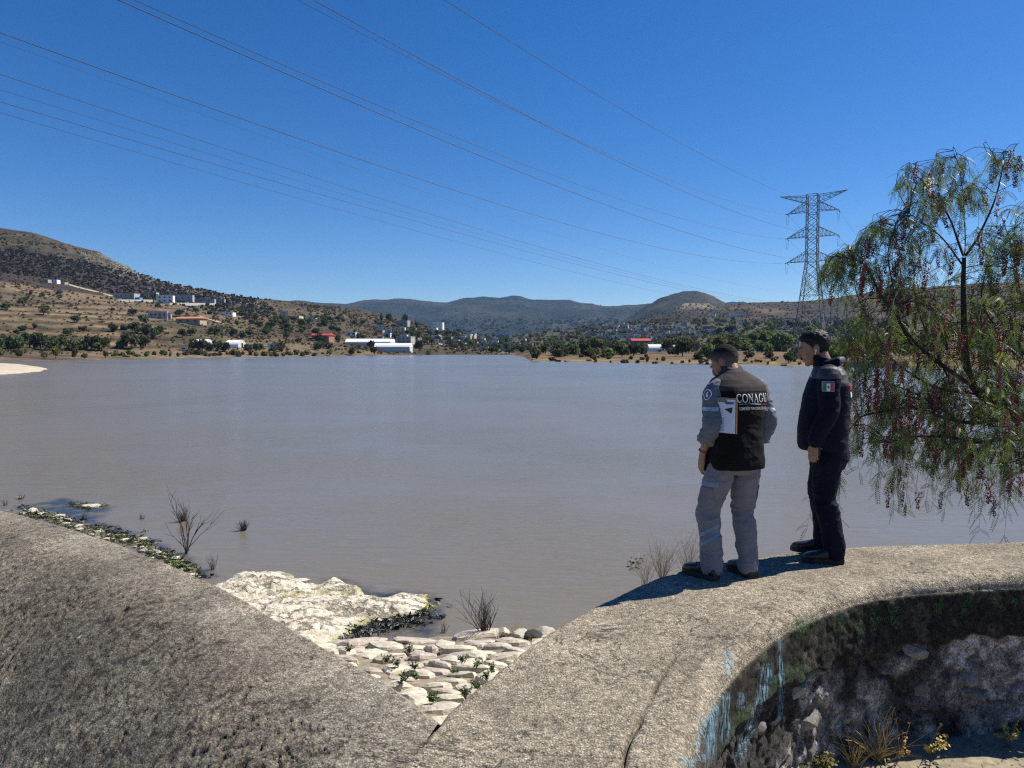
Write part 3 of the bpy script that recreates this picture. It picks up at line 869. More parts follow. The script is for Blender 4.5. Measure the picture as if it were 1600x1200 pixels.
for si, s in enumerate(seeds):
    if s[1] > 8.65 or not lakeward(s)[0]: continue
    Pl = [s + np.array(p) for p in ((-.6, -.4), (.6, -.4), (.6, .4), (-.6, .4))]
    for t in seeds:
        dd = (t - s)
        if 0 < np.linalg.norm(dd) < 1.5: Pl = clip_poly(Pl, dd / np.linalg.norm(dd), ((s + t) / 2) @ (dd / np.linalg.norm(dd)))
        if len(Pl) < 3: break
    if len(Pl) < 3: continue
    if g.random() < .16 and s[1] < 8.0: continue
    Pl = np.array(Pl); ctr = Pl.mean(0); Pl = Pl - ctr
    # rounder outline: subdivide and wobble
    R = []
    for i in range(len(Pl)):
        a, b_ = Pl[i], Pl[(i + 1) % len(Pl)]
        R += [a * .72 + b_ * .28, a * .28 + b_ * .72] if np.linalg.norm(a - b_) > .09 else [a * .5 + b_ * .5]
    R = np.array(R); shr = g.uniform(.80, .96)
    R = R * shr * (1 + .20 * vnoise(np.c_[R * 11, np.full(len(R), si)], 3)[:, None])
    k = len(R); hgt = g.uniform(.015, .07); tx, ty = g.uniform(-.12, .12), g.uniform(-.10, .10)
    V = []
    for sc, zz_ in ((.98, -.12), (1.0, .15 * hgt), (.90, .75 * hgt), (.58, 1.05 * hgt)):
        for i, p in enumerate(R):
            q = p * sc
            V.append((q[0], q[1], zz_ + q[0] * tx + q[1] * ty + .018 * float(vnoise(np.array([q[0] * 8, q[1] * 8, si * 3.1]), 9))))
    V.append((0, 0, hgt * 1.08))
    F = [tuple(range(k - 1, -1, -1))]
    for r in range(3):
        for i in range(k): F.append((r * k + i, r * k + (i + 1) % k, (r + 1) * k + (i + 1) % k, (r + 1) * k + i))
    for i in range(k): F.append((3 * k + i, 3 * k + (i + 1) % k, 4 * k))
    V = np.array(V); slope = -.245
    V[:, 2] += V[:, 1] * slope
    o = add('stone', V, F, M_pstone, apron, False, None, (ctr[0], ctr[1], float(apron_z(ctr[0], ctr[1])) - .038))

# boulders on the edge of the pitching
M_dark_rock = simple('dark_basalt', (.035, .033, .032), .8, .4, 12, .01, 40)
M_pale_rock = simple('pale_rock', (.45, .41, .34), .93, .3, 10, .012, 40, hue_rand=.2)
def boulder(px, py, z, size, mat, label, seed, flat=.75, squash=(1.2, 1, 1), grp=None):
    p = onz(px, py, z)
    o = link('boulder', rock_mesh('boulder', seed, mat, flat, 3), None, p)
    o.scale = tuple(size * s for s in squash); o.rotation_euler = (0, 0, seed * 1.3)
    tag(o, label, 'boulder', grp); return o
boulder(833, 996, .16, .105, M_dark_rock, 'black rounded boulder at the lake edge beside the right wall', 5)
boulder(803, 999, .12, .08, M_dark_rock, 'small dark stone left of the black boulder at the lake edge', 8)
boulder(788, 987, .14, .07, M_pale_rock, 'small pale stone right of the bare twig bush', 11)
boulder(816, 993, .12, .10, M_pale_rock, 'pale stone between the dark stones at the lake edge', 14)
boulder(852, 988, .14, .11, M_pale_rock, 'pale flat stone touching the right wall at the lake edge', 17, .5)

# pebbles and algae along the waterline at the foot of the crest, and by the rock shelf
M_alg = simple('green_algae', (.085, .088, .028), .6, .5, 20, .02, 40, hue_rand=.2, obj=False)
M_algd = simple('dark_waterweed', (.016, .020, .016), .35, .5, 20, .02, 40, obj=False)
rk_me = [rock_mesh('shore_stone', 200 + k, M_pale_rock, .6, 1) for k in range(5)]
path = [(40, 800), (75, 806), (110, 818), (150, 832), (185, 840), (215, 848), (240, 862), (270, 876), (290, 888), (300, 900)]
C = catmull(np.array(path, float), 200); cnt = 0
for i in range(300):
    if cnt >= 120: break
    q = C[rnd.randrange(200)] + np.array([rnd.gauss(0, 7), rnd.gauss(0, 4)])
    p = onz(q[0], q[1], .02)
    o = link('shore_stone', rk_me[cnt % 5], None, p); s = rnd.choice([.02, .025, .03, .04, .05, .09])
    o.scale = (s * rnd.uniform(.8, 1.6), s, s * rnd.uniform(.6, 1)); o.rotation_euler = (0, 0, rnd.uniform(0, 6.3))
    tag(o, 'pale stone in the strip of rubble and algae along the crest waterline', 'stone', 'rubble stones along the crest waterline'); cnt += 1
for i, (px, py, s) in enumerate([(142, 791, .17), (471, 907, .10), (30, 777, .06), (590, 968, .05), (602, 975, .04)]):
    o = link('shore_stone', rk_me[i % 5], None, onz(px, py, .01)); o.scale = (s * 1.6, s, s * .6)
    tag(o, ['flat yellowish stone out in the water beyond the crest', 'small stone in the water off the tip of the rock shelf', 'dark small stone in the water at far left by the crest', 'pebble on the dark weed beside the rock shelf', 'lower pebble on the dark weed beside the rock shelf'][i], 'stone')
def clumps(name, pts_px, n, spread, size, mat, zoff=.0, seed=1, flat=.35):
    g = np.random.default_rng(seed); V = []; F = []
    C = catmull(np.array(pts_px, float), 200)
    for i in range(n):
        q = C[g.integers(200)] + g.normal(size=2) * spread
        p = onz(q[0], q[1], zoff); s = size * g.uniform(.4, 1.4)
        for k in range(6):
            a = g.uniform(0, 6.28); r = s * g.uniform(.3, 1)
            c = p + np.array([math.cos(a) * r, math.sin(a) * r, s * flat * g.uniform(0, 1)])
            u = g.normal(size=3) * s * .5; w = g.normal(size=3) * s * .5; u[2] *= .5; w[2] *= .5
            j = len(V); V += [c, c + u, c + u * .6 + w, c + w * .7]; F.append((j, j + 1, j + 2, j + 3))
    return tag(add(name, V, F, mat), kind='stuff')
clumps('algae', path, 640, np.array([7, 4.0]), .05, M_alg, .02, 3)
clumps('waterweed', [(30, 797), (120, 818), (200, 838), (260, 862), (310, 905)], 260, np.array([10, 4]), .07, M_algd, .005, 4, .15)
clumps('algae', [(545, 996), (570, 985), (600, 978), (640, 966), (670, 950)], 160, np.array([14, 6]), .06, M_algd, .02, 5, .2)
clumps('algae', [(600, 968), (640, 962), (668, 950), (672, 935)], 45, np.array([5, 3]), .03, simple('yellow_algae', (.30, .30, .07), .7, .4, 25, obj=False), .02, 6, .3)
clumps('algae', [(120, 790), (140, 791), (160, 790)], 40, np.array([8, 2]), .07, M_alg, .01, 7, .2)
clumps('algae', [(985, 885), (1000, 879)], 14, np.array([5, 3]), .05, M_alg, .02, 8, .5)
# dark submerged weed seen just under the surface round the rock shelf: a wet skin lying on the water
def skin(name, outline, seed):
    Q, S, z, nx, ny = blob_sheet(name, outline, 0, .01, None, .05, falloff=.5, seed=seed)
    keep = S > 0; F = grid_faces(nx, ny); F = F[keep[F].all(1)]
    V = np.c_[Q, np.full(len(Q), .006)]
    m, nt, b = new_mat(name); v = pos(nt)
    a = nt.nodes.new('ShaderNodeVertexColor'); a.layer_name = 'Col'
    f = math_n(nt, 'MULTIPLY', a.outputs[0], ramp(nt, noise(nt, v, 2.6, 5, .7), [(.35, .0), (.62, .9)]))
    b.inputs['Base Color'].default_value = (.020, .026, .030, 1); b.inputs['Roughness'].default_value = .12
    nt.links.new(f, b.inputs['Alpha'])
    nt.links.new(bump(nt, noise(nt, v, 9, 3), .3, .02), b.inputs['Normal'])
    me = mesh(name, V, F, m); set_col(me, np.repeat(sstep(0, .45, S)[:, None], 3, 1))
    tag(link(name, me), kind='stuff')
skin('submerged_weed', [(480, 905), (520, 897), (560, 906), (600, 918), (650, 918), (690, 925), (715, 950), (705, 985), (690, 1003), (540, 1003), (560, 960), (500, 925)], 31)
skin('submerged_weed', [(10, 795), (100, 775), (190, 790), (170, 812), (250, 840), (330, 880), (360, 905), (300, 905), (200, 850), (100, 815)], 32)

# --- plants
M_twig = simple('dry_twig', (.11, .082, .058), .9, .3, 40)
M_twigd = simple('dark_twig', (.045, .036, .030), .9, .3, 40)
M_straw = simple('straw', (.40, .29, .12), .85, .3, 40)
M_weed = simple('weed_leaf', (.050, .085, .022), .6, .35, 30, hue_rand=.2)
def grow(mb, p, d, L, r, depth, g, spread, droop=0, m=0, n=4):
    pts = [np.array(p)]; d = np.array(d, float)
    for k in range(n):
        d = d + np.array([g.gauss(0, .12), g.gauss(0, .12), g.gauss(0, .08) - droop]); d /= np.linalg.norm(d)
        pts.append(pts[-1] + d * L / n)
    mb.tube(pts, [r * (1 - .6 * i / n) for i in range(n + 1)], 4, m)
    if depth > 0:
        for k in range(g.choice([2, 3, 3, 4])):
            i = g.randint(1, n); dd = d + np.array([g.gauss(0, spread), g.gauss(0, spread), g.gauss(.1, spread * .6)]); dd /= np.linalg.norm(dd)
            grow(mb, pts[i], dd, L * g.uniform(.45, .75), r * .6, depth - 1, g, spread, droop, m, n)
def twig_bush(p, n, h, spread, r, mat, label, seed, depth=1, cat='bush', name='twig_bush', grp=None, droop=0.0):
    g = random.Random(seed); mb = MB()
    for k in range(n):
        a = g.uniform(0, 6.28); t = g.uniform(0, spread)
        d = np.array([math.cos(a) * t, math.sin(a) * t, 1]); d /= np.linalg.norm(d)
        grow(mb, np.array([g.gauss(0, .02), g.gauss(0, .02), -.03]), d, h * g.uniform(.6, 1.0), r, depth, g, .3, droop)
    o = mb.build(name, mat, loc=tuple(p)); return tag(o, label, cat, grp)
twig_bush(onz(756, 995, .12), 34, .42, .45, .0045, M_twigd, 'bare dark twig bush growing from the stones at the lake edge', 1, 1)
twig_bush(onz(830, 1008, .14), 30, .14, .9, .003, M_straw, 'dry tuft beside the right wall below the black boulder', 2, 0, 'plant', 'grass_tuft')
twig_bush(onz(778, 1000, .12), 20, .14, .6, .003, M_twig, 'low brown tuft at the foot of the bare twig bush', 4, 0, 'plant', 'grass_tuft')
twig_bush(onz(805, 985, .12), 14, .18, .5, .002, M_straw, 'thin straw tuft among the stones at the lake edge', 5, 0, 'plant', 'grass_tuft')
twig_bush(onz(291, 866, 0), 5, .75, .55, .010, M_twigd, 'dead leafless shrub standing in the shallow water', 3, 2)
for (px, py, n, h, sp, lab, sd) in [(380, 829, 60, .26, .9, 'dark reed tuft alone in the water right of the dead shrub', 11), (285, 815, 50, .34, .7, 'reed tuft in the water behind the dead shrub', 12), (222, 811, 12, .15, .5, 'sparse reed stalks in the water left of the dead shrub', 13),
        (110, 788, 26, .14, 1.2, 'low reed tuft in the water beside the flat yellowish stone', 14), (33, 780, 30, .16, .8, 'reed tuft in the water at far left by the crest', 15), (130, 810, 14, .16, .6, 'thin reeds at the waterline above the rubble strip', 16), (332, 890, 14, .3, .5, 'thin reeds between the dead shrub and the rock shelf', 17), (8, 790, 14, .2, .5, 'reed stalks at the left edge just beyond the crest', 18), (695, 988, 8, .2, .4, 'a few thin stalks in the water left of the bare twig bush', 19)]:
    twig_bush(onz(px, py, 0), n, h, sp, .0045, M_twigd, lab, sd, 0, 'reeds', 'reed_tuft')
M_gtw = simple('grey_dry_stem', (.26, .21, .15), .9, .3, 40)
for i, (px, py, n, h) in enumerate([(1035, 905, 46, .62), (1075, 897, 40, .62), (1008, 915, 22, .45)]):
    p = onz(px, py, .25); 
    twig_bush(p, n, h * .8, .5, .0022, M_gtw, ['grey dry weeds behind the wall edge left of the man in the vest', 'tall grey dry weeds right behind the shoes of the man in the vest', 'lowest grey dry weeds at the wall edge beside green algae'][i], 60 + i, 1, 'weeds', 'dry_weeds')
def leafy(p, n, h, spread, leaf, mat_s, mat_l, label, seed, grp=None, nl=9, name='weed', cat='plant', lw=.35):
    g = random.Random(seed); mb = MB()
    for k in range(n):
        a = g.uniform(0, 6.28); t = g.uniform(.1, spread); d = np.array([math.cos(a) * t, math.sin(a) * t, 1.0]); d /= np.linalg.norm(d)
        L = h * g.uniform(.5, 1.1); pts = [np.zeros(3)]
        for q in range(4):
            d = d + np.array([g.gauss(0, .12), g.gauss(0, .12), -.06]); d /= np.linalg.norm(d); pts.append(pts[-1] + d * L / 4)
        mb.tube(pts, [.003, .003, .0025, .002, .0015], 3, 0)
        for q in range(nl):
            f = g.uniform(.2, 1) * 3.99; i = int(f); c = pts[i] + (pts[i + 1] - pts[i]) * (f - i)
            u = np.array([g.gauss(0, 1), g.gauss(0, 1), g.gauss(.2, .6)]); u /= np.linalg.norm(u); w = np.cross(u, d); w /= max(np.linalg.norm(w), .1); s = leaf * g.uniform(.6, 1.3)
            mb.add([c, c + u * s * .5 + w * s * lw, c + u * s, c + u * s * .5 - w * s * lw], [(0, 1, 2, 3)], 1)
    o = mb.build(name, [mat_s, mat_l], loc=tuple(p)); return tag(o, label, cat, grp)
wl = 'small green weed growing in the joints of the stone pitching'
for i, (px, py) in enumerate([(545, 1018), (620, 1040), (648, 1046), (640, 1020), (605, 1035), (628, 1065), (650, 1062), (722, 1035), (745, 1042), (708, 1052), (760, 1062), (745, 1075), (675, 1097), (727, 1086), (770, 1050)]):
    p = onz(px, py, 1.0)
    for it in range(6): p = onz(px, py, float(apron_z(p[0], p[1])) + .03)
    leafy(p, 10, .085, 1.1, .026, M_weed, M_weed, wl, 300 + i, 'green weeds between the pitching stones', 9, lw=.28)
# dry grass and weeds at the foot of the wall, lower right
M_gold = simple('golden_dry_leaf', (.34, .22, .055), .8, .35, 40, hue_rand=.1)
M_olive = simple('olive_leaf', (.13, .12, .03), .8, .4, 40, hue_rand=.1)
def on_ground(px, py): return onz(px, py, .675)
twig_bush(on_ground(1372, 1182), 60, .42, .95, .0032, M_straw, 'arching tuft of golden dry grass at the foot of the wall', 71, 0, 'grass', 'grass_tuft', droop=.16)
twig_bush(on_ground(1335, 1190), 40, .25, .9, .003, M_straw, 'lower golden grass tuft left of the arching one at the wall foot', 72, 0, 'grass', 'grass_tuft', droop=.1)
leafy(on_ground(1405, 1186), 6, .30, 1.2, .022, M_straw, M_gold, 'dry weed with round golden leaves beside the arching grass', 73, None, 16, 'dry_weed', lw=.45)
leafy(on_ground(1450, 1178), 5, .30, 1.5, .022, M_straw, M_gold, 'leaning dry weed with golden leaves right of the arching grass', 74, None, 16, 'dry_weed', lw=.45)
leafy(on_ground(1580, 1160), 7, .30, .9, .022, M_straw, M_gold, 'golden leaved weed at the wall foot by the right edge', 75, None, 14, 'dry_weed', lw=.45)
leafy(on_ground(1285, 1205), 26, .16, 1.1, .022, M_straw, M_olive, 'low olive green weed patch at the wall foot below the masonry', 76, None, 16, 'dry_weed', lw=.45)
leafy(on_ground(1250, 1212), 20, .12, 1.1, .022, M_straw, M_olive, 'olive green weeds at the bottom edge nearest the blue paint', 77, None, 16, 'dry_weed', lw=.45)
# litter of leaf bits and grit on the sunlit ground
g = np.random.default_rng(5); V = []; F = []
for i in range(900):
    x, y = g.uniform(1.4, 5), g.uniform(2.5, 5.2); s = g.uniform(.006, .022); a = g.uniform(0, 6.28)
    u = np.array([math.cos(a), math.sin(a), g.normal() * .3]) * s; w = np.array([-math.sin(a), math.cos(a), g.normal() * .3]) * s * .5
    c = np.array([x, y, .67 + .02]); j = len(V); V += [c - u, c + w, c + u, c - w]; F.append((j, j + 1, j + 2, j + 3))
tag(add('leaf_litter', V, F, M_olive), kind='stuff')
# ------------------------------------------------------------------ trees of the far shore
def crown_mat(name, col, rand=.3):
    m, nt, b = new_mat(name)
    oi = nt.nodes.new('ShaderNodeObjectInfo'); v = pos(nt, obj=True)
    f = noise(nt, v, 2.2, 4, .7)
    c = ramp(nt, f, [(.28, tuple(x * .55 for x in col)), (.55, col), (.78, (col[0] * 1.7, col[1] * 1.5, col[2] * 1.3))])
    hs = nt.nodes.new('ShaderNodeHueSaturation'); nt.links.new(c, hs.inputs['Color'])
    nt.links.new(math_n(nt, 'MULTIPLY_ADD', oi.outputs['Random'], 2 * rand, 1 - rand), hs.inputs['Value'])
    nt.links.new(math_n(nt, 'MULTIPLY_ADD', oi.outputs['Random'], .06, .465), hs.inputs['Hue'])
    nt.links.new(hs.outputs[0], b.inputs['Base Color']); b.inputs['Roughness'].default_value = .8
    b.inputs['Specular IOR Level'].default_value = .15
    tr = nt.nodes.new('ShaderNodeBsdfTranslucent'); nt.links.new(hs.outputs[0], tr.inputs['Color']); ms = nt.nodes.new('ShaderNodeMixShader'); ms.inputs[0].default_value = .38
    nt.links.new(b.outputs[0], ms.inputs[1]); nt.links.new(tr.outputs[0], ms.inputs[2]); nt.links.new(ms.outputs[0], nt.nodes['Material Output'].inputs['Surface'])
    return m
M_bark = simple('bark', (.09, .07, .05), .95, .3, 6)
M_dk = crown_mat('dark_crown', (.080, .096, .042)); M_md = crown_mat('green_crown', (.120, .142, .050)); M_lt = crown_mat('light_crown', (.15, .17, .05)); M_br = crown_mat('brown_scrub', (.125, .096, .058))
def crown_vf(seed, n=420, lobes=7, flat=.75, leaf=.13):
    """leaf clumps through the volume of several lobes; unit size: 1 wide radius, base at z=0"""
    g = np.random.default_rng(seed)
    L = []
    for k in range(lobes):
        a = g.uniform(0, 6.28); r = g.uniform(.15, .62); L.append((math.cos(a) * r, math.sin(a) * r, g.uniform(.35, 1.0) * flat * 1.25, g.uniform(.28, .5)))
    L.append((0, 0, .75 * flat, .55))
    V = np.zeros((n, 4, 3)); 
    for i in range(n):
        x, y, z, r = L[g.integers(len(L))]
        d = g.normal(size=3); d /= np.linalg.norm(d); rr = r * g.uniform(.45, 1.08)
        c = np.array([x, y, z]) + d * rr * np.array([1, 1, .8]); c[2] = max(c[2], .08)
        u = g.normal(size=3); u /= np.linalg.norm(u); u = u + d * .0; w = np.cross(u, d + g.normal(size=3) * .5); w /= max(np.linalg.norm(w), .1)
        s = leaf * g.uniform(.6, 1.5)
        V[i] = [c - u * s, c + w * s * .7, c + u * s, c - w * s * .7]
    return V.reshape(-1, 3), np.arange(4 * n).reshape(n, 4)
def crown_me(name, seed, mat, **k):
    V, F = crown_vf(seed, **k); return mesh(name, V, F, mat)
MATC = {'d': M_dk, 'm': M_md, 'l': M_lt, 'b': M_br}
CROWN = {c: [crown_me('crown', 10 * j + s, MATC[c], n=520, lobes=7 + s % 4, flat=[.7, .85, .6, .95, .75][s]) for s in range(5)] for j, c in enumerate('dmlb')}
BUSH = {c: [crown_me('bush', 300 + 10 * j + s, MATC[c], n=170, lobes=4, flat=.55, leaf=.20) for s in range(3)] for j, c in enumerate('dmlb')}
mbt = MB(); mbt.tube([(0, 0, -.25), (.02, .01, .2), (.0, .03, .55)], [.07, .055, .03], 6); mbt.tube([(.01, 0, .15), (.2, .1, .5)], [.035, .015], 4); mbt.tube([(.01, 0, .2), (-.18, -.1, .55)], [.035, .015], 4)
TRUNK = mesh('trunk', mbt.V, mbt.F, M_bark)
ntree = 0
def tree(px, pyb, wpx, hpx, c, label, grp=None, name='tree', parts=True, cat='tree', lift=.0):
    """px, pyb: where the foot of the tree stands; wpx, hpx: its size as seen from the wall"""
    global ntree
    p = hit(px, pyb)
    if p is None: return None
    s = p[1] / FPX; w = wpx * s / 2; h = hpx * s
    me = CROWN[c][rnd.randrange(5)] if parts else BUSH[c][rnd.randrange(3)]
    if not parts:
        o = link(name, me, None, p - np.array([0, 0, .05 * h])); o.scale = (w, w * rnd.uniform(.8, 1.1), h / 1.0); o.rotation_euler = (0, 0, rnd.uniform(0, 6.3))
        tag(o, label, cat, grp); return o
    e = empty(name, p, rnd.uniform(0, 6.3)); tag(e, label, cat, grp)
    o = link('crown', me, e, (0, 0, h * lift)); o.scale = (w, w * rnd.uniform(.85, 1.1), h * (1 - lift) / 1.28)
    t = link('trunk', TRUNK, e); t.scale = (w * 1.1, w * 1.1, h * .9)
    ntree += 1
    return e
# single trees along the left shore
for px, py, w, h, c, lab in [(0, 560, 16, 18, 'm', 'tree cut by the left edge on the lake shore'), (28, 559, 16, 14, 'm', 'broad low tree on the left shore, second from the frame edge'), (87, 561, 19, 18, 'l', 'bright round green tree on the left shore below the long hedgerow'), (117, 561, 13, 16, 'm', 'small flat topped tree on two trunks by the left shore'), (132, 561, 11, 12, 'm', 'smallest round tree on the left shore right of the flat topped one'), (165, 560, 12, 13, 'm', 'lone round tree on the left shore below the hedgerow end'),
        (69, 560, 14, 11, 'b', 'grey thin bush left of the bright round shore tree'), (773, 566, 21, 17, 'd', 'round dark bush standing alone in the lake by the inlet'), (585, 556, 15, 14, 'd', 'low tree on the shore in front of the long greenhouse'), (549, 556, 13, 17, 'd', 'dark tree at the left end of the long greenhouse'), (581, 548, 17, 17, 'd', 'dark tree against the front wall of the white greenhouses'), (655, 552, 17, 20, 'd', 'dark tree at the right end of the greenhouses'), (740, 556, 20, 12, 'd', 'wide dark bush at the mouth of the inlet'), (669, 554, 11, 8, 'm', 'small bush right of the greenhouse on the shore'),
        (515, 556, 13, 10, 'm', 'round bush on the shore left of the greenhouses')]:
    tree(px, py, w, h, c, lab, lift=.12)
# hedgerow of big trees under the left hill
ORD = 'first second third fourth fifth sixth seventh eighth ninth tenth eleventh twelfth thirteenth fourteenth fifteenth sixteenth seventeenth eighteenth nineteenth twentieth'.split()
ORD += ['twenty-' + o for o in ORD[:9]] + ['thirtieth'] + ['thirty-' + o for o in ORD[:9]]
x = -4; nh_ = 0
while x < 175:
    w = rnd.uniform(24, 36); h = rnd.uniform(20, 27)
    tree(x, 546 + rnd.uniform(-3, 2), w, h, rnd.choice('ddm'), ORD[nh_] + ' tree from the left edge in the long hedgerow below the left fields', 'trees in the long hedgerow on the left'); nh_ += 1; x += w * .52
for px, py, w, h in [(205, 545, 34, 24), (220, 543, 30, 22), (190, 543, 22, 18)]:
    tree(px, py, w, h, 'd', 'tree of the round dark clump right of the long hedgerow', 'trees of the round clump')
for px, py, w, h in [(212, 520, 26, 18), (232, 523, 26, 18), (247, 520, 20, 15), (240, 530, 22, 18), (225, 508, 20, 16), (178, 518, 20, 13), (195, 516, 18, 12)]:
    tree(px, py, w, h, 'd', 'tree of the thicket below the unfinished grey house', 'trees of the thicket below the grey house')
for px, py, w, h, c, lab in [(36, 477, 20, 14, 'm', 'tree on the open slope nearest the left edge'), (8, 484, 20, 12, 'm', 'low tree at the left edge above the ploughed fields'), (68, 492, 24, 14, 'm', 'broad tree at the top of the ploughed fields'), (117, 504, 18, 12, 'd', 'tree on the terrace edge between two ploughed fields'), (105, 524, 21, 13, 'm', 'round tree at the right end of the lowest ploughed field'), (128, 517, 15, 10, 'b', 'brownish bush right of the round field tree'), (55, 514, 10, 9, 'd', 'right one of two small trees on the lowest terrace'), (35, 516, 18, 10, 'd', 'left one of two small trees on the lowest terrace'), (27, 524, 14, 10, 'd', 'tree just above the hedgerow near the left edge'), (93, 461, 12, 8, 'd', 'dark bush near the blue roofed hut on the slope'), (66, 464, 11, 9, 'b', 'grey bush left of the path up the slope'), (48, 462, 9, 9, 'b', 'thin grey tree on the open slope'), (33, 391, 12, 8, 'd', 'small tree on the rim above the burnt slope'),
        (176, 487, 9, 7, 'd', 'small round tree on the slope left of the grey house'), (207, 494, 17, 12, 'd', 'tree just left of the unfinished grey house'), (246, 483, 11, 10, 'd', 'round tree below the white two storey house'), (306, 487, 12, 9, 'd', 'round tree below the grey walled yard'), (324, 481, 10, 8, 'd', 'tree at the right end of the grey walled yard'), (280, 495, 20, 11, 'd', 'wide tree behind the orange roofed house'), (228, 471, 14, 12, 'd', 'dark tree between the blue tank and the white house'), (310, 465, 10, 7, 'd', 'tree behind the grey walled yard'), (329, 491, 12, 8, 'd', 'bush on the slope right of the orange roofed house'), (298, 524, 20, 15, 'd', 'tree above the white hoop greenhouse, left one'), (335, 526, 24, 16, 'd', 'tree above the white hoop greenhouse, right one'), (285, 527, 18, 14, 'd', 'tree on the slope between orange roof and hoop greenhouse'), (365, 526, 16, 14, 'd', 'tree right above the bright end of the hoop greenhouse')]:
    tree(px, py, w, h, c, lab, lift=.08)
for px, py, w, h in [(303, 548, 20, 20), (316, 549, 20, 21), (328, 549, 18, 18), (340, 549, 20, 18), (353, 550, 18, 16)]:
    tree(px, py, w, h, 'd', 'dark tree of the clump in front of the hoop greenhouse', 'trees in front of the hoop greenhouse')
shore_bush = 'low bush along the left lake shore'
x = 180
while x < 500:
    tree(x, 557 + rnd.uniform(-3, 1) - (x - 180) * .004, rnd.uniform(8, 17), rnd.uniform(5, 10), rnd.choice('dmmbl'), shore_bush, 'bushes along the left shore', 'bush', False, 'bush'); x += rnd.uniform(6, 14)
gl = 'tree on the wooded slope between the orange roof and the greenhouses'
for i in range(46):
    px = rnd.uniform(375, 530); py = rnd.uniform(500, 552)
    tree(px, py, rnd.uniform(11, 20), rnd.uniform(8, 14), rnd.choice('dddm'), gl, 'trees on the wooded slope left of the greenhouses')
for i in range(44):
    px = rnd.uniform(360, 640); py = 470 + (px - 360) * .125 + rnd.uniform(6, 40)
    tree(px, py, rnd.uniform(8, 15), rnd.uniform(6, 10), rnd.choice('ddmb'), 'tree scattered over the upper slope above the greenhouses', 'trees scattered over the upper slope')
for px, py, w, h, lab in [(597, 502, 9, 13, 'tall dark tree on the ridge line, left one of three'), (609, 503, 14, 14, 'wide dark tree on the ridge line, middle one of three'), (633, 506, 11, 17, 'tallest tree on the ridge line, right one of three'), (651, 513, 8, 12, 'conifer above the houses right of the ridge trees'), (697, 510, 16, 12, 'dark tree right of the white villa'), (420, 466, 6, 6, 'lone small tree standing on the skyline')]:
    tree(px, py, w, h, 'd', lab)
for i in range(55):
    px = rnd.uniform(640, 835); py = 512 + (px - 640) * .12 + rnd.uniform(2, 28)
    if py > 552: py = 551
    tree(px, py, rnd.uniform(9, 18), rnd.uniform(7, 12), rnd.choice('ddmd'), 'tree among the hillside houses right of the greenhouses', 'trees among the hillside houses')
# bushes of the point on the right shore
pl = ' rounded bush from the inlet along the right shore, counted rightward'
for ib, (px, py, w, h, c) in enumerate(sorted([(838, 561, 22, 15, 'd'), (870, 555, 22, 14, 'd'), (852, 553, 18, 12, 'm'), (897, 556, 18, 13, 'm'), (915, 553, 20, 15, 'm'), (932, 552, 30, 20, 'm'), (948, 551, 22, 16, 'm'), (957, 556, 22, 19, 'd'), (972, 558, 22, 15, 'd'), (990, 556, 20, 15, 'd'), (1001, 551, 16, 12, 'd'), (1043, 551, 20, 16, 'd'), (1066, 557, 26, 24, 'd'), (1077, 549, 26, 18, 'd'), (1107, 561, 24, 20, 'm'), (1122, 556, 34, 22, 'm'), (1140, 550, 34, 22, 'd'), (1160, 548, 30, 18, 'm'), (1180, 541, 26, 16, 'd'), (1205, 547, 40, 22, 'm'), (1220, 549, 36, 22, 'l'), (1190, 551, 26, 16, 'm'), (1232, 567, 16, 14, 'd'), (1245, 560, 22, 20, 'm'), (1290, 556, 30, 26, 'm'), (1306, 563, 30, 24, 'l'), (1330, 558, 36, 24, 'm'), (1350, 548, 30, 20, 'd'), (1375, 556, 36, 26, 'm'), (1410, 555, 44, 28, 'm'), (1450, 552, 40, 28, 'd'), (1490, 558, 46, 30, 'm'), (1540, 556, 46, 30, 'm'), (1590, 560, 46, 30, 'd'), (1650, 560, 60, 36, 'm')])):
    tree(px, py, w * 1.3, h * 1.3, c, ORD[ib] + pl, 'bushes on the right shore point')
for i in range(60):
    px = rnd.uniform(850, 1330); py = rnd.uniform(536, 551)
    tree(px, py, rnd.uniform(12, 24), rnd.uniform(8, 14), rnd.choice('ddmml'), 'green bush in the scrub belt between the far town and the right shore', 'bushes of the scrub belt', 'bush', False, 'bush')
for i in range(70):
    px = rnd.uniform(840, 1400); t = rnd.random(); py = 556 + t * 12 + (px - 840) * .012
    tree(px, py, rnd.uniform(5, 16), rnd.uniform(3, 7), rnd.choice('bbbd'), 'dry brown scrub clump on the right shore flat', 'dry scrub on the right shore flat', 'bush', False, 'bush')
for i in range(34):
    px = rnd.uniform(860, 1400); py = rnd.uniform(551, 559) + (px - 860) * .008
    tree(px, py, rnd.uniform(16, 30), rnd.uniform(9, 16), rnd.choice('dmmlb'), 'bush in the row behind the dry flat of the right shore', 'bushes behind the dry flat', 'bush', False, 'bush')
for i in range(54):
    px = rnd.uniform(1120, 1420); py = rnd.uniform(508, 538)
    tree(px, py, rnd.uniform(12, 24), rnd.uniform(8, 15), rnd.choice('ddmd'), 'tree at the right end of the far town behind the pylon', 'trees right of the far town', 'bush', False, 'bush')
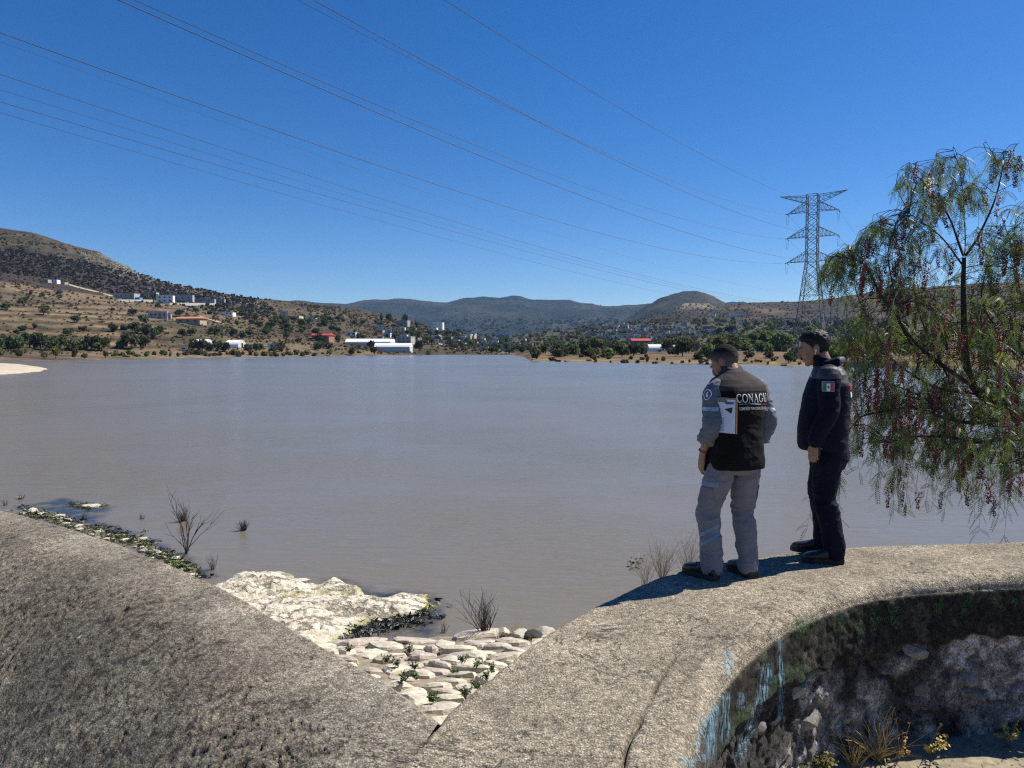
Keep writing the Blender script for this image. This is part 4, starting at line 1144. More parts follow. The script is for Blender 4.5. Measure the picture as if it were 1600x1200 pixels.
# small scrub that nobody could count, on the slopes
def scrub(name, n, region, size, mats, seed, dens=None):
    g = np.random.default_rng(seed); T = [crown_vf(900 + k, n=22, lobes=3, flat=.6, leaf=.42) for k in range(4)]
    VV = {i: [] for i in range(len(mats))}; 
    cnt = 0
    while cnt < n:
        px, py = region(g)
        cnt += 1
        p = hit(px, py)
        if p is None or (dens and g.random() > dens(px, py, p)): continue
        s = p[1] / FPX * g.uniform(*size)
        V = T[g.integers(4)][0]; a = g.uniform(0, 6.28); R = np.array([[math.cos(a), -math.sin(a), 0], [math.sin(a), math.cos(a), 0], [0, 0, 1]])
        VV[g.integers(len(mats))].append((V @ R.T) * s * np.array([1, 1, g.uniform(.7, 1.1)]) + p)
    for i, L in VV.items():
        if L:
            V = np.concatenate(L); tag(add(name, V, np.arange(len(V)).reshape(-1, 4), mats[i]), kind='stuff')
def reg_hill(g):
    px = g.uniform(-40, 800); top = np.interp(px, [-40, 0, 100, 200, 350, 520, 700, 800], [352, 357, 380, 420, 462, 478, 516, 540]); return px, g.uniform(top, 554)
def den_hill(px, py, p):
    n = float(fbm(np.array([p[0] / 50, p[1] / 50, p[2] / 12]), 3, 99)); d = .25 + .75 * (n > -.05)
    if px < 330 and 480 < py < 540: d *= .45
    return d
scrub('hillside_scrub', 7800, reg_hill, (1.0, 3.3), [M_dk, M_br, M_br, M_br], 1, den_hill)
M_burnt = crown_mat('burnt_scrub', (.028, .024, .022))
scrub('burnt_scrub', 2200, lambda g: (lambda px: (px, np.interp(px, [-20, 0, 100, 200, 300, 420], [400, 400, 415, 438, 456, 472]) + g.uniform(-12, 26)))(g.uniform(-20, 420)), (1.2, 3.4), [M_burnt], 2)
scrub('hilltop_rocks', 420, lambda g: (lambda px: (px, np.interp(px, [120, 150, 200, 240, 300, 350, 420], [386, 394, 420, 438, 452, 462, 469]) + abs(g.normal()) * 9 + 1))(g.uniform(120, 420)), (.8, 2.2), [M_pale_rock], 12)
scrub('town_scrub', 1600, lambda g: (g.uniform(690, 1420), g.uniform(500, 550)), (2.0, 5.5), [M_dk, M_md, M_dk, M_br], 3)
scrub('right_hill_scrub', 2600, lambda g: (lambda px: (px, g.uniform(np.interp(px, [850, 950, 1060, 1090, 1150, 1250, 1345, 1450, 1700], [533, 512, 480, 474, 476, 470, 459, 448, 440]), 536)))(g.uniform(850, 1650)), (.8, 2.4), [M_dk, M_br, M_br], 4)
scrub('mountain_wood', 1500, lambda g: (lambda px: (px, g.uniform(np.interp(px, [540, 640, 800, 900, 980, 1010, 1085, 1140, 1250], [476, 468, 463, 470, 478, 478, 455, 476, 510]) + .3, 535)))(g.uniform(540, 1250)), (.7, 1.5), [M_dk], 5)

# ------------------------------------------------------------------ houses
WALLC = {'white': (.72, .71, .68), 'grey': (.36, .345, .32), 'cream': (.58, .50, .38), 'pink': (.55, .34, .27), 'orange': (.52, .25, .12), 'blue': (.10, .25, .45), 'brick': (.30, .14, .09), 'red': (.40, .05, .04), 'green': (.07, .26, .16), 'tan': (.42, .33, .23), 'lblue': (.40, .55, .62)}
WM = {k: simple(k + '_wall', v, .9, .12, .8) for k, v in WALLC.items()}
M_pane = simple('dark_window', (.02, .022, .026), .3, .2, 2)
ROOFM = {'red': simple('red_roof', (.42, .045, .04), .7, .15, 2), 'orange': simple('orange_tile_roof', (.50, .19, .09), .8, .2, 2), 'concrete': simple('concrete_roof', (.40, .38, .35), .9, .2, 1), 'white': simple('white_roof', (.78, .78, .77), .5, .06, 1), 'tin': simple('tin_roof', (.50, .52, .54), .45, .15, 1), 'dark': simple('dark_roof', (.10, .09, .085), .9, .2, 1), 'blue': simple('blue_roof', (.06, .13, .55), .6, .1, 1), 'green': simple('green_roof', (.08, .30, .17), .6, .1, 1), 'pinkw': simple('pale_pink_roof', (.80, .66, .66), .5, .06, 1)}
def house(px, py, wpx, hpx, wall, roof, label, grp=None, gable=False, dep=.8, nwin=2, floors=1, parts=None, rot=None, name='house', cat='house', door=True):
    p = hit(px, py)
    if p is None or p[1] > 1650: return None
    s = p[1] / FPX; W = wpx * s; H = hpx * s; D = W * dep if W < 14 else max(8, W * .4)
    r = rnd.uniform(-.35, .35) if rot is None else rot
    parts = wpx >= 13 if parts is None else parts
    e = None
    hr = H * (.72 if gable else .93)
    wl = MB(); wl.box(-W / 2, W / 2, -D / 2, D / 2, -1.5, hr)
    rf = MB()
    if gable:
        o = W * .05
        rf.add([(-W / 2 - o, -D / 2 - o, hr), (W / 2 + o, -D / 2 - o, hr), (W / 2 + o, 0, H), (-W / 2 - o, 0, H), (-W / 2 - o, D / 2 + o, hr), (W / 2 + o, D / 2 + o, hr)], [(0, 1, 2, 3), (3, 2, 5, 4), (0, 3, 4), (1, 5, 2), (0, 4, 5, 1)])
    else: rf.box(-W / 2 - .15, W / 2 + .15, -D / 2 - .25, D / 2 + .2, hr + .003, H)
    wins = []
    fh = hr / floors
    for f in range(floors):
        for k in range(nwin):
            x = (-.5 + (k + .5) / nwin) * W * .9; ww = min(.62 * W * .9 / nwin, 1.6); wh = min(.45 * fh, 1.4); z0 = f * fh + fh * .35
            m_ = MB(); m_.box(x - ww / 2, x + ww / 2, -D / 2 - .05, -D / 2 + .05, z0, z0 + wh); wins.append(m_)
    m_ = MB(); m_.box(-W / 2 - .05, -W / 2 + .05, -D * .18, D * .18, fh * .35, fh * .35 + min(.45 * fh, 1.4)); wins.append(m_)
    if parts:
        e = empty(name, p, r); tag(e, label, cat, grp)
        wl.build('wall', WM[wall], e); rf.build('roof', ROOFM[roof], e)
        for w_ in wins: w_.build('window', M_pane, e)
        if door:
            d_ = MB(); x = W * .38; d_.box(x - .45, x + .45, -D / 2 - .06, -D / 2 + .04, 0, min(2.1, fh * .8)); d_.build('door', WM['brick'], e)
        return e
    mb = MB(); mb.add(wl.V, wl.F, 0); mb.add(rf.V, rf.F, 1)
    for w_ in wins: mb.add(w_.V, w_.F, 2)
    o = mb.build(name, [WM[wall], ROOFM[roof], M_pane], loc=tuple(p)); o.rotation_euler = (0, 0, r)
    return tag(o, label, cat, grp)
H_ = [
 (250, 497, 28, 10, 'grey', 'concrete', 'unfinished grey block house on the slope with open window holes', dict(nwin=4)),
 (259, 498, 16, 12, 'grey', 'dark', 'grey gabled annexe at the right of the unfinished block house', dict(gable=True, nwin=1)),
 (299, 506, 42, 11, 'tan', 'orange', 'long house with orange tiled hip roof on a cleared terrace', dict(gable=True, nwin=3)),
 (259, 473, 24, 11, 'white', 'white', 'white two storey house on the slope between grey walls', dict(floors=2, nwin=3)),
 (215, 470, 15, 5, 'blue', 'blue', 'small hut with bright blue roof left of the white house', dict(nwin=1)),
 (198, 466, 36, 7, 'grey', 'concrete', 'long grey block building at the left end of the yard walls', dict(nwin=4)),
 (282, 470, 38, 9, 'grey', 'concrete', 'long grey block building right of the white two storey house', dict(nwin=4)),
 (235, 461, 22, 4, 'grey', 'concrete', 'low grey roof behind the blue hut', dict(nwin=2)),
 (315, 473, 40, 6, 'grey', 'green', 'grey building with a green awning roof at the right end of the yard', dict(nwin=3)),
 (342, 472, 18, 5, 'grey', 'concrete', 'small grey block hut farthest right in the walled yard', dict(nwin=1)),
 (85, 442, 13, 5, 'white', 'blue', 'white hut with deep blue roof high on the open slope', dict(nwin=1)),
 (74, 441, 9, 4, 'grey', 'concrete', 'small grey hut left of the deep blue roof', dict(nwin=1)),
 (101, 444, 8, 3, 'grey', 'concrete', 'small grey hut right of the deep blue roof', dict(nwin=1)),
 (350, 492, 32, 4, 'white', 'tin', 'low white shed roof on the slope right of the orange roof', dict(nwin=2)),
 (288, 547, 12, 5, 'white', 'tin', 'small pale shed by the shore below the hoop greenhouse', dict(nwin=1)),
 (505, 532, 28, 11, 'brick', 'red', 'brick house with two red roofs left of the long greenhouses', dict(gable=True, nwin=3)),
 (494, 525, 14, 4, 'red', 'red', 'small red roof standing behind the brick house', dict(gable=True, nwin=1)),
 (552, 525, 16, 6, 'white', 'tin', 'low white house above the long greenhouses', dict(nwin=2)),
 (634, 537, 24, 11, 'grey', 'concrete', 'grey concrete building behind the right end of the greenhouses', dict(nwin=3, floors=2)),
 (604, 520, 14, 9, 'cream', 'concrete', 'cream house on the hillside above the greenhouses', dict(nwin=2, floors=2)),
 (629, 509, 22, 8, 'grey', 'concrete', 'pale grey flat house below the ridge line trees', dict(nwin=3)),
 (685, 516, 16, 12, 'white', 'white', 'tall white villa on the hillside right of the ridge trees', dict(nwin=2, floors=2)),
 (677, 518, 13, 6, 'white', 'concrete', 'low white wing at the foot of the tall white villa', dict(nwin=1)),
 (709, 516, 9, 5, 'orange', 'orange', 'small orange house right of the tall white villa', dict(nwin=1)),
 (762, 524, 15, 14, 'pink', 'orange', 'tall salmon pink house at the right end of the hillside', dict(nwin=2, floors=2)),
 (787, 531, 15, 8, 'blue', 'blue', 'bright blue house at the right end of the hillside houses', dict(nwin=2)),
 (790, 538, 12, 4, 'lblue', 'tin', 'pale blue shed below the bright blue house', dict(nwin=1)),
 (541, 477, 11, 3, 'red', 'red', 'tiny red roof standing on the ridge line', dict(gable=True, nwin=1)),
 (684, 529, 10, 5, 'green', 'green', 'small green shed below the white villa', dict(nwin=1)),
 (730, 530, 15, 8, 'grey', 'tin', 'grey house with tin roof between villa and pink house', dict(nwin=2)),
 (733, 516, 13, 8, 'cream', 'concrete', 'cream flat house left of the tall pink house', dict(nwin=2)),
 (425, 543, 13, 6, 'lblue', 'tin', 'pale shed among the trees by the left shore', dict(nwin=1)),
 (444, 492, 12, 6, 'grey', 'concrete', 'grey hut on the slope above the wooded shore', dict(nwin=1)),
 (460, 497, 24, 3, 'cream', 'tin', 'long low cream shed on the upper slope', dict(nwin=2)),
 (488, 497, 12, 3, 'white', 'tin', 'short white shed right of the long cream one', dict(nwin=1)),
 (1000, 541, 28, 12, 'brick', 'red', 'brick house with a bright red roof beyond the right shore', dict(gable=True, nwin=3)),
 (953, 521, 7, 6, 'white', 'white', 'bright white block in the middle of the far town', dict(nwin=1)),
 (949, 532, 7, 4, 'pink', 'red', 'tiny pink house below the bright white block', dict(nwin=1)),
 (1220, 521, 20, 5, 'white', 'pinkw', 'long low roof glowing pale pink behind the pylon legs', dict(nwin=2, rot=0)),
 (1108, 519, 22, 4, 'grey', 'white', 'long white roofed hall at the right of the far town', dict(nwin=3)),
 (1152, 494, 26, 3, 'white', 'white', 'row of low white buildings on the right hill, right one', dict(nwin=3)),
 (1112, 494, 12, 3, 'white', 'white', 'low white building on the right hill, left one', dict(nwin=1)),
 (862, 545, 9, 4, 'white', 'tin', 'small white hut near the tip of the right shore point', dict(nwin=1)),
 (818, 535, 8, 6, 'white', 'concrete', 'white house low beside the inlet', dict(nwin=1)),
 (808, 541, 10, 5, 'grey', 'concrete', 'grey hut low beside the inlet', dict(nwin=1))]
for px, py, w, h, wc, rc, lab, kw in H_: house(px, py, w, h, wc, rc, lab, **kw)
# brick tower and sheds at the right shore
e = empty('brick_tower', hit(1086, 548), .2); tag(e, 'unfinished brick tower with open arches among the shore bushes', 'tower')
s = hit(1086, 548)[1] / FPX
for k, (x, w, h) in enumerate([(-3, 4, 17), (4, 4, 14)]):
    m_ = MB(); m_.box((x - w / 2) * s, (x + w / 2) * s, -1, 1, -.5, h * s); m_.build('pillar', WM['brick'], e)
m_ = MB(); m_.box(-5.5 * s, 6 * s, -1.02, 1.02, 10 * s, 12 * s); m_.build('lintel', WM['brick'], e)
# greenhouses
M_film = simple('white_greenhouse_film', (.82, .83, .82), .45, .05, .5)
M_filmside = simple('grey_greenhouse_side', (.52, .52, .50), .6, .15, .5)
def greenhouse(px0, px1, pyb, hpx, depth, label, spans=3, rot=0.0):
    a, b_ = hit(px0, pyb), hit(px1, pyb)
    c = (a + b_) / 2; Lh = abs(b_[0] - a[0]) / 2; s = c[1] / FPX; H = hpx * s; zb = min(a[2], b_[2])
    e = empty('greenhouse', (c[0], c[1], zb), rot); tag(e, label, 'greenhouse')
    side = MB(); side.box(-Lh, Lh, 0, depth, -1.5, H * .55); side.build('side_wall', M_filmside, e)
    for k in range(spans):
        y0, y1 = depth * k / spans, depth * (k + 1) / spans; prof_ = [(y0 + (y1 - y0) * t, H * .56 + H * .44 * math.sin(math.pi * t) ** .7) for t in np.linspace(0, 1, 9)]
        V = [(x, y, z) for x in (-Lh, Lh) for y, z in prof_]; F = [(i, i + 1, i + 10, i + 9) for i in range(8)] + [tuple(range(8, -1, -1)), tuple(range(9, 18))]
        add('roof_span', V, F, M_film, e)
    n = max(4, int(Lh / 3)); 
    for k in range(n + 1):
        x = -Lh + 2 * Lh * k / n; m_ = MB(); m_.box(x - .06, x + .06, -.08, .02, -1.5, H * .56); m_.build('post', M_filmside, e)
    return e
greenhouse(533, 614, 541, 12, 28, 'rear one of two long white greenhouses above the shore, with stepped end', 2, .02)
greenhouse(571, 649, 549, 13, 20, 'front one of two long white greenhouses above the shore, larger', 2, .02)
def hoop(px0, px1, pyb, hpx, label, depth=9):
    a, b_ = hit(px0, pyb), hit(px1, pyb); c = (a + b_) / 2; L = abs(b_[0] - a[0]) / 2; H = hpx * c[1] / FPX
    e = empty('hoop_greenhouse', (c[0], c[1], min(a[2], b_[2]))); tag(e, label, 'greenhouse')
    V = [(x, depth * (1 - math.cos(t)) / 2, H * math.sin(t) ** .8) for x in (-L, L) for t in np.linspace(0.001, math.pi - .001, 13)]
    add('cover', V, [(i, i + 1, i + 14, i + 13) for i in range(12)], M_film, e, True)
    for k, x in enumerate((-L + .01, L - .01)):
        add('end_wall', [(x, v[1], v[2]) for v in V[:13]], [tuple(range(13))], M_filmside, e)
    m_ = MB(); m_.box(L - .02, L + .06, depth * .4, depth * .6, 0, H * .6); m_.build('door', M_pane, e)
hoop(295, 325, 541, 11, 'left one of two white hoop greenhouses half hidden by dark trees')
hoop(345, 378, 543, 12, 'right one of two white hoop greenhouses with its bright rounded end showing', 12)
hoop(1014, 1040, 549, 11, 'white round roofed hangar behind the bushes of the right shore', 8)
hoop(1050, 1057, 548, 11, 'small white hoop shed right of the round roofed hangar', 6)
# far town: each house on its own
tc = ['white', 'white', 'grey', 'grey', 'cream', 'pink', 'tan', 'white', 'brick', 'lblue']
for i in range(165):
    px = rnd.triangular(850, 1160, 1010); py = rnd.uniform(509, 531) if 900 < px < 1110 else rnd.uniform(513, 532)
    c = rnd.choice(tc); nm = {'lblue': 'pale blue', 'tan': 'sand coloured'}.get(c, c)
    hw = rnd.uniform(5, 10); house(px, py, hw, hw * rnd.uniform(.42, .62), c, rnd.choice(['concrete', 'concrete', 'tin', 'white', 'dark', 'orange' if c == 'brick' else 'concrete']), 'small %s block house in the far town under the knob hill' % nm, '%s houses of the far town' % nm, nwin=1)
for i in range(62):
    px = rnd.uniform(590, 835); py = 508 + max(0, px - 600) * .10 + rnd.uniform(3, 24)
    c = rnd.choice(tc); nm = {'lblue': 'pale blue', 'tan': 'sand coloured'}.get(c, c)
    hw = rnd.uniform(6, 12); house(px, py, hw, hw * rnd.uniform(.42, .62), c, rnd.choice(['concrete', 'tin', 'white', 'dark']), 'small %s house on the wooded hillside right of the greenhouses' % nm, '%s houses on the hillside' % nm, nwin=1)
for i in range(26):
    px = rnd.uniform(1130, 1420); py = rnd.uniform(500, 522)
    c = rnd.choice(tc); nm = {'lblue': 'pale blue', 'tan': 'sand coloured'}.get(c, c)
    hw = rnd.uniform(6, 11); house(px, py, hw, hw * rnd.uniform(.4, .55), c, rnd.choice(['concrete', 'tin', 'white']), 'small %s house at the foot of the right hill' % nm, '%s houses below the right hill' % nm, nwin=1)
# walls of the yard on the slope
for i, (x0, x1, py, lab) in enumerate([(185, 240, 472, 'grey block yard wall left of the white two storey house'), (265, 335, 477, 'grey block yard wall right of the white two storey house')]):
    a, b_ = hit(x0, py), hit(x1, py); m_ = MB(); V, F = bar_vf(a + [0, 0, .8], b_ + [0, 0, .8], .3, 3.0); m_.add(V, F); tag(m_.build('yard_wall', WM['grey']), lab, 'wall')
# low concrete wall on the right shore
a, b_ = hit(1318, 573.5), hit(1420, 574)
m_ = MB(); V, F = bar_vf(a + [0, 0, .3], b_ + [0, 0, .3], .5, 1.7); m_.add(V, F); tag(m_.build('concrete_wall', WM['grey']), 'low straight concrete wall on the right shore behind the man in navy', 'wall')
# paths
def path_strip(name, pts, w, mat):
    V = []; C = catmull(np.array(pts, float), 60)
    for q in C:
        p = hit(*q)
        if p is None: continue
        d = np.array([0, w * p[1] / FPX * .5 * 6, 0]); 
        for s_ in (-1, 1):
            q2 = hit(q[0], q[1] + s_ * w / 2)
            V.append((q2 if q2 is not None else p) + [0, 0, .35])
    F = [(i, i + 1, i + 3, i + 2) for i in range(0, len(V) - 2, 2)]
    structure(add(name, V, F, mat))
M_path = simple('pale_track', (.34, .27, .19), .95, .2, .3, obj=False)
path_strip('track', [(108, 445), (125, 450), (150, 456), (175, 463), (190, 467)], 2.0, M_path)
path_strip('track', [(645, 528), (680, 536), (715, 546)], 1.6, M_path)
path_strip('track', [(312, 495), (330, 500), (350, 506)], 2.2, M_path)

# ------------------------------------------------------------------ transmission tower, wires, poles
M_steel = simple('galvanised_steel', (.16, .165, .17), .55, .2, 3, metal=.5)
M_wire = simple('wire', (.055, .06, .07), .5, .1, 5, metal=.3)
M_ins = simple('insulator_glass', (.25, .32, .33), .2, .1, 5)
UD = np.array([.541, .841, 0]); UD /= np.linalg.norm(UD)       # the line runs this way
AD = np.array([UD[1], -UD[0], 0])
TY = 192.0
tb = ond(1266, 547, TY); TB = np.array([tb[0], tb[1], .6])
def tz(py): return CAMZ + (547 - py) / FPX * TY
TW = empty('transmission_tower', TB); tag(TW, 'steel lattice power pylon standing on the right shore', 'pylon')
_ub = {}
def part_bar(name, a, b_, w, mat, parent, base):
    V, F = bar_vf(np.array(a) - base, np.array(b_) - base, w)
    return add(name, V, F, mat, parent)
def half(z):
    zs = [TB[2], tz(545), tz(410), tz(305)]
    return np.interp(z, zs, [4.2, 3.7, 1.3, 1.3])
def corner(z, k):
    h = half(z); sx, sy = ((-1, -1), (1, -1), (1, 1), (-1, 1))[k]
    return np.array([TB[0], TB[1], z]) + AD * sx * h + UD * sy * h
ztop = tz(307)
for k in range(4):
    mb = MB()
    for za, zb in ((TB[2] - 1, tz(410)), (tz(410), ztop)):
        V, F = bar_vf(corner(za, k) - TB, corner(zb, k) - TB, .15); mb.add(V, F)
    mb.build('leg', M_steel, TW)
lv = [TB[2] - .3, tz(520), tz(487), tz(462), tz(441), tz(424), tz(410), tz(398), tz(386), tz(374), tz(361), tz(348), tz(336), tz(322), tz(307)]
nb = 0
for i in range(len(lv) - 1):
    for k in range(4):
        a0, a1, b0, b1 = corner(lv[i], k), corner(lv[i + 1], k), corner(lv[i], (k + 1) % 4), corner(lv[i + 1], (k + 1) % 4)
        part_bar('brace', a0, b1, .105, M_steel, TW, TB); part_bar('brace', b0, a1, .105, M_steel, TW, TB)
        if i in (1, 2, 5, 6, 8, 9, 11, 12, 13): part_bar('girt', a1, b1, .11, M_steel, TW, TB)
TIPS = {}
def cross_arm(level, side, reach, py_tip, py_root_lo, py_root_hi):
    zt, zl, zh = tz(py_tip), tz(py_root_lo), tz(py_root_hi)
    tip = np.array([TB[0], TB[1], zt]) + AD * side * reach
    mb = MB()
    def rootpt(z, sy): return np.array([TB[0], TB[1], z]) + AD * side * 1.3 + UD * sy * 1.3
    for sy in (-1, 1):
        for z in (zl, zh):
            V, F = bar_vf(rootpt(z, sy) - TB, tip - TB, .11); mb.add(V, F)
        n = 5
        for q in range(1, n):
            t0, t1 = q / n, min(1, (q + .5) / n)
            lo0 = rootpt(zl, sy) * (1 - t0) + tip * t0; hi0 = rootpt(zh, sy) * (1 - t0) + tip * t0; hi1 = rootpt(zh, sy) * (1 - t1) + tip * t1
            V, F = bar_vf(lo0 - TB, hi0 - TB, .06); mb.add(V, F)
            V, F = bar_vf(lo0 - TB, rootpt(zh, sy) * (1 - (q - 1) / n) + tip * (q - 1) / n - TB if q > 1 else rootpt(zh, sy) - TB, .06); mb.add(V, F)
    for q in range(1, 5):
        t = q / 5; a = rootpt(zl, -1) * (1 - t) + tip * t; c = rootpt(zl, 1) * (1 - t) + tip * t
        V, F = bar_vf(a - TB, c - TB, .06); mb.add(V, F)
    mb.build('cross_arm', M_steel, TW); TIPS[level, side] = tip
for lvl, (reach, pt, pl_, ph) in enumerate([(8.1, 305, 320, 309), (6.1, 333.5, 332, 317), (6.1, 371.5, 371, 356), (6.1, 409.5, 409, 394)]):
    for side in (-1, 1): cross_arm(lvl, side, reach, pt, pl_, ph)
def solve_wire(tip, q1, q2, U=UD):
    """parabola z = z0 - s t + c t^2 along -U from tip through two sighted points"""
    eq = []
    for q in (q1, q2):
        d = ray(*q); n = np.array([U[1], -U[0]]); C0 = np.array([0, 0, CAMZ])
        t = (tip[:2] @ n) / (d[:2] @ n); P = C0 + d * t
        eq.append((-(P[:2] - tip[:2]) @ U[:2], P[2] - tip[2]))
    (t1, z1), (t2, z2) = eq
    A = np.array([[-t1, t1 * t1], [-t2, t2 * t2]])
    s_, c_ = np.linalg.solve(A, [z1, z2]); return s_, c_, max(t1, t2)
def wire(tip, q1, q2, label, r=.026, end=None, U=UD):
    s_, c_, tm = solve_wire(tip, q1, q2, U)
    T = np.linspace(0, tm + 60, 70); P = tip[None] - U[None] * T[:, None] + np.array([0, 0, 1.0])[None] * (-s_ * T + c_ * T * T)[:, None]
    V, F = tube_vf(P, [r] * len(P), 4); tag(add('power_line', V, F, M_wire), label, 'cable'); return P
W_ = [((1, 1), (1040, 210), (695, 0), 'highest power line crossing the top middle of the sky'), ((1, -1), (1000, 262), (466, 0), 'power line to the upper left arm of the pylon, lower of the high pair'), ((2, 1), (850, 194), (490, 0), 'power line to the middle right arm of the pylon, upper of the high pair'), ((2, -1), (840, 264.5), (210, 0), 'power line to the middle left arm of the pylon'), ((3, 1), (840, 279), (185, 0), 'power line to the lower right arm of the pylon, just below its twin'), ((3, -1), (840, 337), (0, 51), 'power line to the lowest left arm of the pylon')]
for key, q1, q2, lab in W_:
    tip = TIPS[key]
    P = wire(tip - UD * 1.6 - [0, 0, .25], q1, q2, lab)
    for sg in (-1, 1):
        a, b_ = tip, tip + UD * sg * 1.6 - [0, 0, .25]
        pts = [a + (b_ - a) * t for t in np.linspace(0, 1, 13)]; V, F = tube_vf(np.array(pts) - TB, [.05 if i % 2 else .14 for i in range(13)], 6); add('insulator', V, F, M_ins, TW)
    pts = [tip + UD * 1.6 * t - np.array([0, 0, .25 + 2.6 * (1 - t * t)]) for t in np.linspace(-1, 1, 15)]
    V, F = tube_vf(np.array(pts) - TB, [.03] * 15, 4); add('jumper_cable', V, F, M_wire, TW)
    # onward span beyond the pylon
    T = np.linspace(0, 260, 24); P = (tip + UD * 1.6 - [0, 0, .25])[None] + UD[None] * T[:, None] + np.array([0, 0, 1.0])[None] * (-.10 * T + .00036 * T * T)[:, None]
    V, F = tube_vf(P, [.018] * 24, 4); tag(add('power_line', V, F, M_wire), 'power line leaving the pylon away to the right, from the %s %s arm' % (['', 'upper', 'middle', 'lower'][key[0]], 'left' if key[1] < 0 else 'right'), 'cable')
g0 = ond(1330, 474, 262.0)
for i, (q0, q1, q2, lab) in enumerate([((1262, 459), (840, 358), (0, 65), 'faint power line below the lowest arm line, running into the hills'), ((1300, 476), (840, 385), (0, 116), 'dark power line at lower left, highest of the close low set'), ((1308, 481), (840, 391), (0, 140), 'faint second power line of the close low set'), ((1316, 485), (840, 397), (0, 159), 'third power line of the close low set at lower left'), ((1324, 489), (840, 411), (0, 176), 'faintest and lowest power line at lower left')]):
    wire(ond(*q0, 258.0), q1, q2, lab, .010 if 'faint' in lab else .016)
# poles and gantry near the pylon
def pole(px, pyb, pyt, yd, label, arms=1, r=.14, grp=None):
    p0 = ond(px, pyb, yd); p1 = ond(px, pyt, yd); e = empty('utility_pole', p0); tag(e, label, 'pole', grp); H = p1[2] - p0[2]
    mb = MB(); mb.tube([(0, 0, -1), (0, 0, H)], [r, r * .7], 6); mb.build('shaft', M_steel, e)
    for k in range(arms):
        m_ = MB(); m_.box(-1.1, 1.1, -.07, .07, H - .5 - k * 1.2, H - .38 - k * 1.2); m_.build('crossbar', M_steel, e)
    return e
pole(1297, 556, 465, 250, 'slim pole right of the pylon', 2, .2); pole(1308, 548, 453, 262, 'tallest slim mast behind the man in navy', 0, .22); pole(1322, 552, 478, 262, 'right post of the gantry beside the pylon', 1, .2)
m_ = MB(); V, F = bar_vf(ond(1297, 488, 255), ond(1324, 488, 262), .35); m_.add(V, F); tag(m_.build('gantry_beam', M_steel), 'horizontal gantry beam between two poles right of the pylon', 'beam')
for px, pyb, pyt in [(560, 515, 497), (724, 548, 533), (491, 508, 484), (408, 516, 500), (820, 540, 522)]:
    h_ = hit(px, pyb); pole(px, pyb, pyt, h_[1], 'thin pole standing on the far hillside at %s' % {560: 'the houses above the greenhouses', 724: 'the inlet below the villa', 491: 'the red roofs', 408: 'the wooded slope', 820: 'the mouth of the valley'}[px], 1, .18)
# ------------------------------------------------------------------ people
def remesh(parts, voxel, iters=3, fac=.5):
    mb = MB()
    for V, F in parts: mb.add(V, F)
    me = mesh('tmp', mb.V, mb.F, [])
    o = link('tmp', me)
    r = o.modifiers.new('r', 'REMESH'); r.mode = 'VOXEL'; r.voxel_size = voxel
    s = o.modifiers.new('s', 'SMOOTH'); s.factor = fac; s.iterations = iters
    dg = bpy.context.evaluated_depsgraph_get(); ev = o.evaluated_get(dg); m2 = ev.to_mesh()
    n = len(m2.vertices); V = np.empty(n * 3, np.float32); m2.vertices.foreach_get('co', V); V = V.reshape(-1, 3).astype(float)
    Nn = np.empty(n * 3, np.float32); m2.vertices.foreach_get('normal', Nn); Nn = Nn.reshape(-1, 3).astype(float)
    k = len(m2.loops); L = np.empty(k, np.int32); m2.loops.foreach_get('vertex_index', L)
    F = L.reshape(-1, 4) if k == 4 * len(m2.polygons) else [tuple(p.vertices) for p in m2.polygons]
    ev.to_mesh_clear(); bpy.data.objects.remove(o); bpy.data.meshes.remove(me)
    return V, Nn, F

def ring_loft(secs, n=28, expo=2.4):
    """secs: (cx, cy, cz, rx, ry[, tilt forward]) stacked sections, super-elliptic"""
    V = []; F = []
    for s in secs:
        cx, cy, cz, rx, ry = s[:5]; tl = s[5] if len(s) > 5 else 0
        for j in range(n):
            a = 2 * math.pi * j / n; c, d = math.cos(a), math.sin(a)
            x = rx * math.copysign(abs(c) ** (2 / expo), c); y = ry * math.copysign(abs(d) ** (2 / expo), d)
            V.append((cx + x, cy + y, cz + y * tl))
    for i in range(len(secs) - 1):
        for j in range(n): F.append((i * n + j, i * n + (j + 1) % n, (i + 1) * n + (j + 1) % n, (i + 1) * n + j))
    F.append(tuple(range(n - 1, -1, -1))); F.append(tuple((len(secs) - 1) * n + j for j in range(n)))
    return np.array(V), F

def limb(pts, rad, n=14, ref=None, k=14):
    P = catmull(np.array(pts, float), k); R = np.interp(np.linspace(0, 1, k), np.linspace(0, 1, len(rad)), rad)
    return tube_vf(P, R, n, ref, True)

def unit(v): v = np.array(v, float); return v / np.linalg.norm(v)
def rotm(ax, ang): return np.array(Matrix.Rotation(ang, 3, Vector(ax)))

